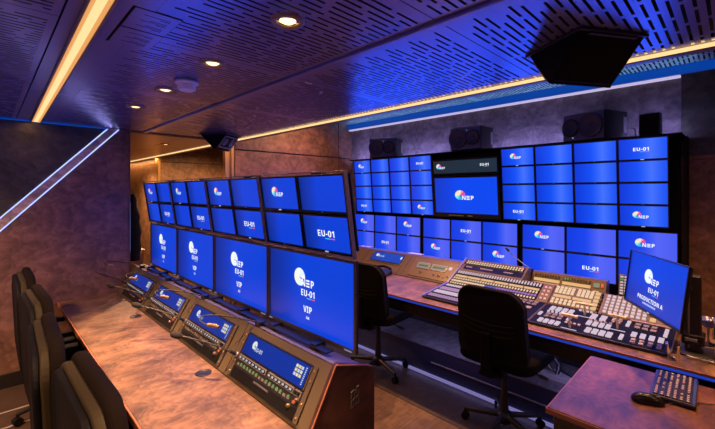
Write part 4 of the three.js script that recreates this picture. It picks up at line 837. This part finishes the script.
// ---------------------------------------------------------------- office chairs at the production desk (local +x is where the sitter faces)
function officeChair(label) {
  const t = thing('office_chair', label, 'chair', [0, 0, 0], 0, 'black office chairs at the production desk');
  // backrest: rounded trapezoid bent round the sitter
  const out = roundRect(-0.235, 0.235, -0.06, 0.45, 0.09, 7).map(([z, y]) => [z * (1.0 + 0.12 * Math.sin(Math.max(0, Math.min(1, y / 0.3)) * 1.5) - 0.26 * Math.max(0, (y - 0.12) / 0.33) ** 1.6), y]);
  const bend = (g, k = 0.55) => { const p = g.attributes.position; for (let i = 0; i < p.count; i++) { const z = p.getX(i), y = p.getY(i), d = p.getZ(i); p.setXYZ(i, -0.235 + d + k * z * z - 0.11 * (y - 0.1) * (y > 0.1 ? 0.9 : 0.5), 0.57 + y, z); } g.computeVertexNormals(); return g; };
  const grid = (inset, th, z0) => {                                                 // dense padded panel
    const g = new THREE.ExtrudeGeometry(shapeOf(out.map(([a, b]) => [a * (1 - inset / 0.24), 0.195 + (b - 0.195) * (1 - inset / 0.255)])), { depth: th - 0.02, bevelEnabled: true, bevelSize: 0.012, bevelThickness: 0.01, bevelSegments: 3, curveSegments: 10, steps: 1 });
    return g.translate(0, 0, z0 + 0.01);
  };
  mesh('backrest_shell', [bend(grid(0.012, 0.03, 0))], M.blackSoft, t);
  mesh('backrest_pad', [bend(grid(0.02, 0.05, 0.028))], M.fabric, t);
  for (let i = 0; i < 3; i++) mesh('back_rib', [tube([-0.17, -0.1, 0, 0.1, 0.17].map((z) => [-0.241 + 0.55 * z * z - 0.11 * (0.07 + 0.03 * i) * 0.9, 0.74 + 0.034 * i - 0.02 * Math.cos(z * 8), z]), 0.006, 20, 6)], M.blackSoft, t);
  const seat = new THREE.ExtrudeGeometry(shapeOf(roundRect(-0.23, 0.23, -0.24, 0.24, 0.09, 6)), { depth: 0.04, bevelEnabled: true, bevelSize: 0.02, bevelThickness: 0.02, bevelSegments: 4 }).rotateX(-Math.PI / 2).translate(0.03, 0.52, 0);
  mesh('seat', [seat], M.fabric, t);
  mesh('seat_pan', [bx(-0.17, 0.2, 0.495, 0.515, -0.19, 0.19, 0.01)], M.black, t);
  mesh('tilt_mechanism', [bx(-0.16, 0.12, 0.445, 0.495, -0.075, 0.075, 0.012)], M.black, t);
  mesh('back_bracket', [bx(-0.275, -0.235, 0.46, 0.74, -0.035, 0.035, 0.012), bx(-0.27, -0.13, 0.455, 0.48, -0.05, 0.05, 0.01)], M.blackDeep, t);
  mesh('bracket_pad', [bx(-0.19, -0.06, 0.425, 0.446, -0.055, 0.06, 0.006)], M.band, t);
  mesh('lever', [rod([0.02, 0.475, 0.07], [0.0, 0.455, 0.24], 0.006)], M.black, t);
  mesh('lever_knob', [rod([0.0, 0.455, 0.235], [-0.002, 0.45, 0.285], 0.013, 0.011)], M.black, t);
  mesh('gas_column', [rod([0, 0.1, 0], [0, 0.24, 0], 0.028), rod([0, 0.24, 0], [0, 0.45, 0], 0.022)], M.black, t);
  mesh('hub', [lathe([[0, 0.13], [0.04, 0.13], [0.05, 0.1], [0.045, 0.06], [0, 0.06]].reverse(), 20)], M.black, t);
  for (let i = 0; i < 5; i++) {
    const a = (36 + 72 * i) * Math.PI / 180, dx = Math.cos(a), dz = Math.sin(a), r = 0.265;
    const leg = mesh('base_leg', [rod([0.03 * dx, 0.105, 0.03 * dz], [r * dx, 0.078, r * dz], 0.022, 0.014, 8)], M.black, t);
    mesh('caster', [-1, 1].map((s) => rod([r * dx - s * 0.008 * dz, 0.026, r * dz + s * 0.008 * dx], [r * dx - s * 0.02 * dz, 0.026, r * dz + s * 0.02 * dx], 0.026, 0.026, 18)).concat([rod([r * dx, 0.03, r * dz], [r * dx, 0.08, r * dz], 0.008)]), M.blackSoft, leg);
  }
  return t;
}
{
  const c = officeChair('near black office chair pushed up to the glowing vision mixer');
  c.position.copy(V(2.54, 0.004, 1.12)); c.rotation.y = -0.03;
  const d = copyOf(c, 'far black office chair partly hidden behind the nearest large monitor');
  d.position.copy(V(2.56, 0.004, 2.31)); d.rotation.y = 0.06;
}
// ---------------------------------------------------------------- conference chairs: padded front, thick olive rim, dark shell
function conferenceChair() {
  const t = thing('conference_chair', '', 'chair', [0, 0, 0], 0, 'conference chairs at the brown desk');
  const outline = (w, h, r) => roundRect(-w / 2, w / 2, 0, h, r, 8);
  const slab = (pts, d, bev) => new THREE.ExtrudeGeometry(shapeOf(pts), { depth: d - 2 * bev, bevelEnabled: true, bevelSize: bev, bevelThickness: bev, bevelOffset: -bev, bevelSegments: 4, curveSegments: 8 }).translate(0, 0, bev);
  const stand = (g, x, y) => { g.rotateY(Math.PI / 2).translate(x, y, 0); const p = g.attributes.position; for (let i = 0; i < p.count; i++) { const yy = p.getY(i) - 0.4; p.setX(i, p.getX(i) - 0.10 * yy + 0.12 * yy * yy); } g.computeVertexNormals(); return g; };
  mesh('backrest_shell', [stand(slab(outline(0.57, 0.585, 0.11), 0.024, 0.01), -0.25, 0.33)], M.shellChair, t);
  mesh('backrest_rim', [stand(slab(outline(0.575, 0.6, 0.11), 0.03, 0.01), -0.229, 0.33)], M.band, t);
  mesh('backrest_pad', [stand(slab(outline(0.58, 0.63, 0.12), 0.044, 0.018), -0.203, 0.325)], M.cushion, t);
  mesh('seat', [new THREE.ExtrudeGeometry(shapeOf(roundRect(-0.22, 0.2, -0.25, 0.25, 0.08, 6)), { depth: 0.04, bevelEnabled: true, bevelSize: 0.02, bevelThickness: 0.02, bevelSegments: 3 }).rotateX(-Math.PI / 2).translate(0.02, 0.36, 0)], M.cushion, t);
  mesh('seat_pan', [bx(-0.18, 0.18, 0.31, 0.342, -0.2, 0.2, 0.01)], M.black, t);
  for (const s of [-1, 1]) {
    const a = mesh('armrest_post', [rod([-0.06, 0.32, s * 0.2], [-0.06, 0.32, s * 0.26], 0.014), rod([-0.06, 0.32, s * 0.26], [-0.06, 0.52, s * 0.26], 0.014)], M.black, t);
    mesh('armrest', [bx(-0.16, 0.06, 0.515, 0.54, s * 0.26 - 0.03, s * 0.26 + 0.03, 0.012)], M.blackSoft, a);
  }
  mesh('gas_column', [rod([0, 0.08, 0], [0, 0.32, 0], 0.025)], M.black, t);
  for (let i = 0; i < 5; i++) {
    const a = (18 + 72 * i) * Math.PI / 180, dx = Math.cos(a), dz = Math.sin(a), r = 0.27;
    const leg = mesh('base_leg', [rod([0.0, 0.1, 0.0], [r * dx, 0.07, r * dz], 0.022, 0.014, 8)], M.black, t);
    mesh('caster', [rod([r * dx - 0.02 * dz, 0.026, r * dz + 0.02 * dx], [r * dx + 0.02 * dz, 0.026, r * dz - 0.02 * dx], 0.025, 0.025, 16), rod([r * dx, 0.03, r * dz], [r * dx, 0.07, r * dz], 0.008)], M.blackSoft, leg);
  }
  return t;
}
{
  const L = ['nearest conference chair with a dark cushioned back at the desk', 'second nearest conference chair at the brown desk', 'third conference chair along the brown desk from the camera', 'farthest conference chair at the brown desk beside the end wall'];
  const proto = conferenceChair();
  [[0.43, 1.335], [0.388, 1.91], [0.412, 2.62], [0.402, 3.28]].forEach(([X, u], i) => { const o = i ? copyOf(proto, L[i]) : proto; o.userData.label = L[i]; o.position.copy(V(X, 0.168, u)); o.rotation.y = [0.02, -0.03, 0.03, 0][i]; });
}
// ---------------------------------------------------------------- loudspeakers on the monitor rack (local +z is the front)
function wallSpeaker(label, w, h, d, left) {
  const t = thing('studio_speaker', label, 'speaker');
  mesh('cabinet', [bx(-w / 2, w / 2, 0, h, -d, 0, 0.008)], M.black, t);
  mesh('front_baffle', [bx(-w / 2 + 0.005, w / 2 - 0.005, 0.005, h - 0.005, -0.002, 0.006, 0.005)], M.baffle, t);
  const ring = (r, x, y) => lathe([[0, 0.016], [r * 0.2, 0.012], [r * 0.28, 0.003], [r * 0.8, 0.022], [r * 0.88, 0.028], [r * 0.94, 0.022], [r, 0.024], [r * 1.04, 0.002]], 32).rotateX(Math.PI / 2).translate(x, y, 0.004);
  const rim = (r, x, y) => new THREE.TorusGeometry(r * 1.0, 0.006, 8, 36).translate(x, y, 0.028);
  const big = h * 0.4, smallR = h * 0.3, bxX = (left ? -1 : 1) * w * 0.21, sx = -Math.sign(bxX) * w * 0.27;
  mesh('woofer', [ring(big, bxX, h * 0.5)], M.cone, t); mesh('woofer_rim', [rim(big, bxX, h * 0.5)], M.frameGrey, t);
  mesh('tweeter', [ring(smallR, sx, h * 0.5)], M.cone, t); mesh('tweeter_rim', [rim(smallR, sx, h * 0.5)], M.black, t);
  mesh('status_light', [lathe([[0, 0.003], [0.005, 0.002], [0.006, 0]], 10).rotateX(Math.PI / 2).translate(left ? 0.02 : -w * 0.24, left ? h * 0.85 : h * 0.13, 0.006)], G.badge, t);
  mesh('foot', [bx(-w * 0.35, w * 0.35, -0.012, 0.001, -d * 0.8, -0.03, 0.003)], M.black, t);
  mesh('rear_plate', [bx(w / 2 - 0.001, w / 2 + 0.004, h * 0.25, h * 0.8, -d * 0.95, -d * 0.8, 0.002)], M.metal, t);
  return t;
}
{
  const y = 2.073, facing = -Math.PI / 2;
  const a = wallSpeaker('smallest-looking studio speaker on the rack in the far corner', 0.36, 0.235, 0.24, true); a.position.copy(V(3.52, y, 3.11)); a.rotation.y = facing + 0.3;
  const b = wallSpeaker('middle studio speaker on the rack above the slate status display', 0.35, 0.235, 0.26, true); b.position.copy(V(3.5, y, 1.955)); b.rotation.y = facing;
  const c = wallSpeaker('largest-looking studio speaker above the near wall bank', 0.36, 0.235, 0.3, false); c.position.copy(V(3.56, y, 0.9)); c.rotation.y = facing - 0.35;
  const x = thing('junction_box', 'plain dark box on the rack beside the largest-looking studio speaker', 'box', [3.52, 2.06, 0.45]);
  mesh('case', [rb(-0.02, 0.12, 0, 0.17, -0.062, 0.062, 0.005)], M.black, x);
  mesh('lid', [rb(-0.025, -0.019, 0.01, 0.16, -0.055, 0.055, 0.003)], M.blackSoft, x);
  const cb = thing('speaker_cable', 'pale speaker cable between the largest-looking speaker and the dark box', 'cable', [3.62, 2.06, 0.56]);
  mesh('wire', [tube([[0.05, 0.1, -0.04], [0.03, 0.08, 0.0], [0.0, 0.03, 0.01], [-0.02, 0.006, 0.02]], 0.006, 20)], M.cableGrey, cb);
}
// cables and a plug under the production desk
{
  const c = thing('cable_bundle', 'grey cables gathered under the production desk beside the near chair', 'cable', [2.98, 0.262, 1.0]);
  for (let i = 0; i < 6; i++) { const a = 0.1 * (rnd() - 0.5), b = 0.14 * (rnd() - 0.5); mesh('wire', [tube([[0.1 + a, 0.4, a], [0.04 + b, 0.25, b], [0.0 + a, 0.1, 0.05 + a], [0.02 + b, 0.012, 0.1 + b], [0.0 + a * 2, 0.01, 0.18 + b]], 0.006, 24, 6)], i % 3 ? M.cable : M.white, c); }
  mesh('power_strip', [rb(-0.03, 0.03, 0.0, 0.04, -0.2, 0.1, 0.004)], M.white, c);
}
{
  const l = thing('floor_light_strip', 'lilac light strip along the foot of the step under the desk', 'light strip', [2.8, 0.0, 1.95]);
  mesh('diffuser', [rb(-0.012, 0.008, 0.005, 0.028, -2.0, 1.9, 0.003)], G.riser, l);
  // corridor beyond the end wall: low cupboard, dark coat
  const k = thing('low_cupboard', 'low brown cupboard in the corridor beyond the end wall', 'cupboard', [1.36, 0, 5.05]);
  mesh('carcass', [rb(-0.36, -0.05, 0, 0.955, -0.2, 0.3, 0.004)], M.tanDark, k);
  mesh('top', [rb(-0.37, -0.04, 0.955, 0.975, -0.21, 0.31, 0.004)], M.gold, k);
  mesh('door', [rb(-0.355, -0.06, 0.06, 0.945, -0.212, -0.2, 0.004)], M.sidePanel, k);
  const j = thing('hanging_coat', 'dark coat hanging in the corridor at the edge of the end wall', 'coat', [0.99, 1.0, 4.02]);
  const pts = []; for (let i = 0; i <= 12; i++) { const s = i / 12; pts.push([0.02 + 0.05 * Math.sin(Math.min(1, s * 1.3) * Math.PI * 0.62) + 0.006 * Math.sin(i * 2.1), 0.62 - 0.62 * s]); }
  mesh('cloth', [lathe(pts, 18).scale(1, 1, 1.5)], M.blackSoft, j);
  mesh('hook', [rod([-0.06, 0.61, 0], [0.01, 0.63, 0], 0.005)], M.metal, j);
}

renderer.render(scene, camera);
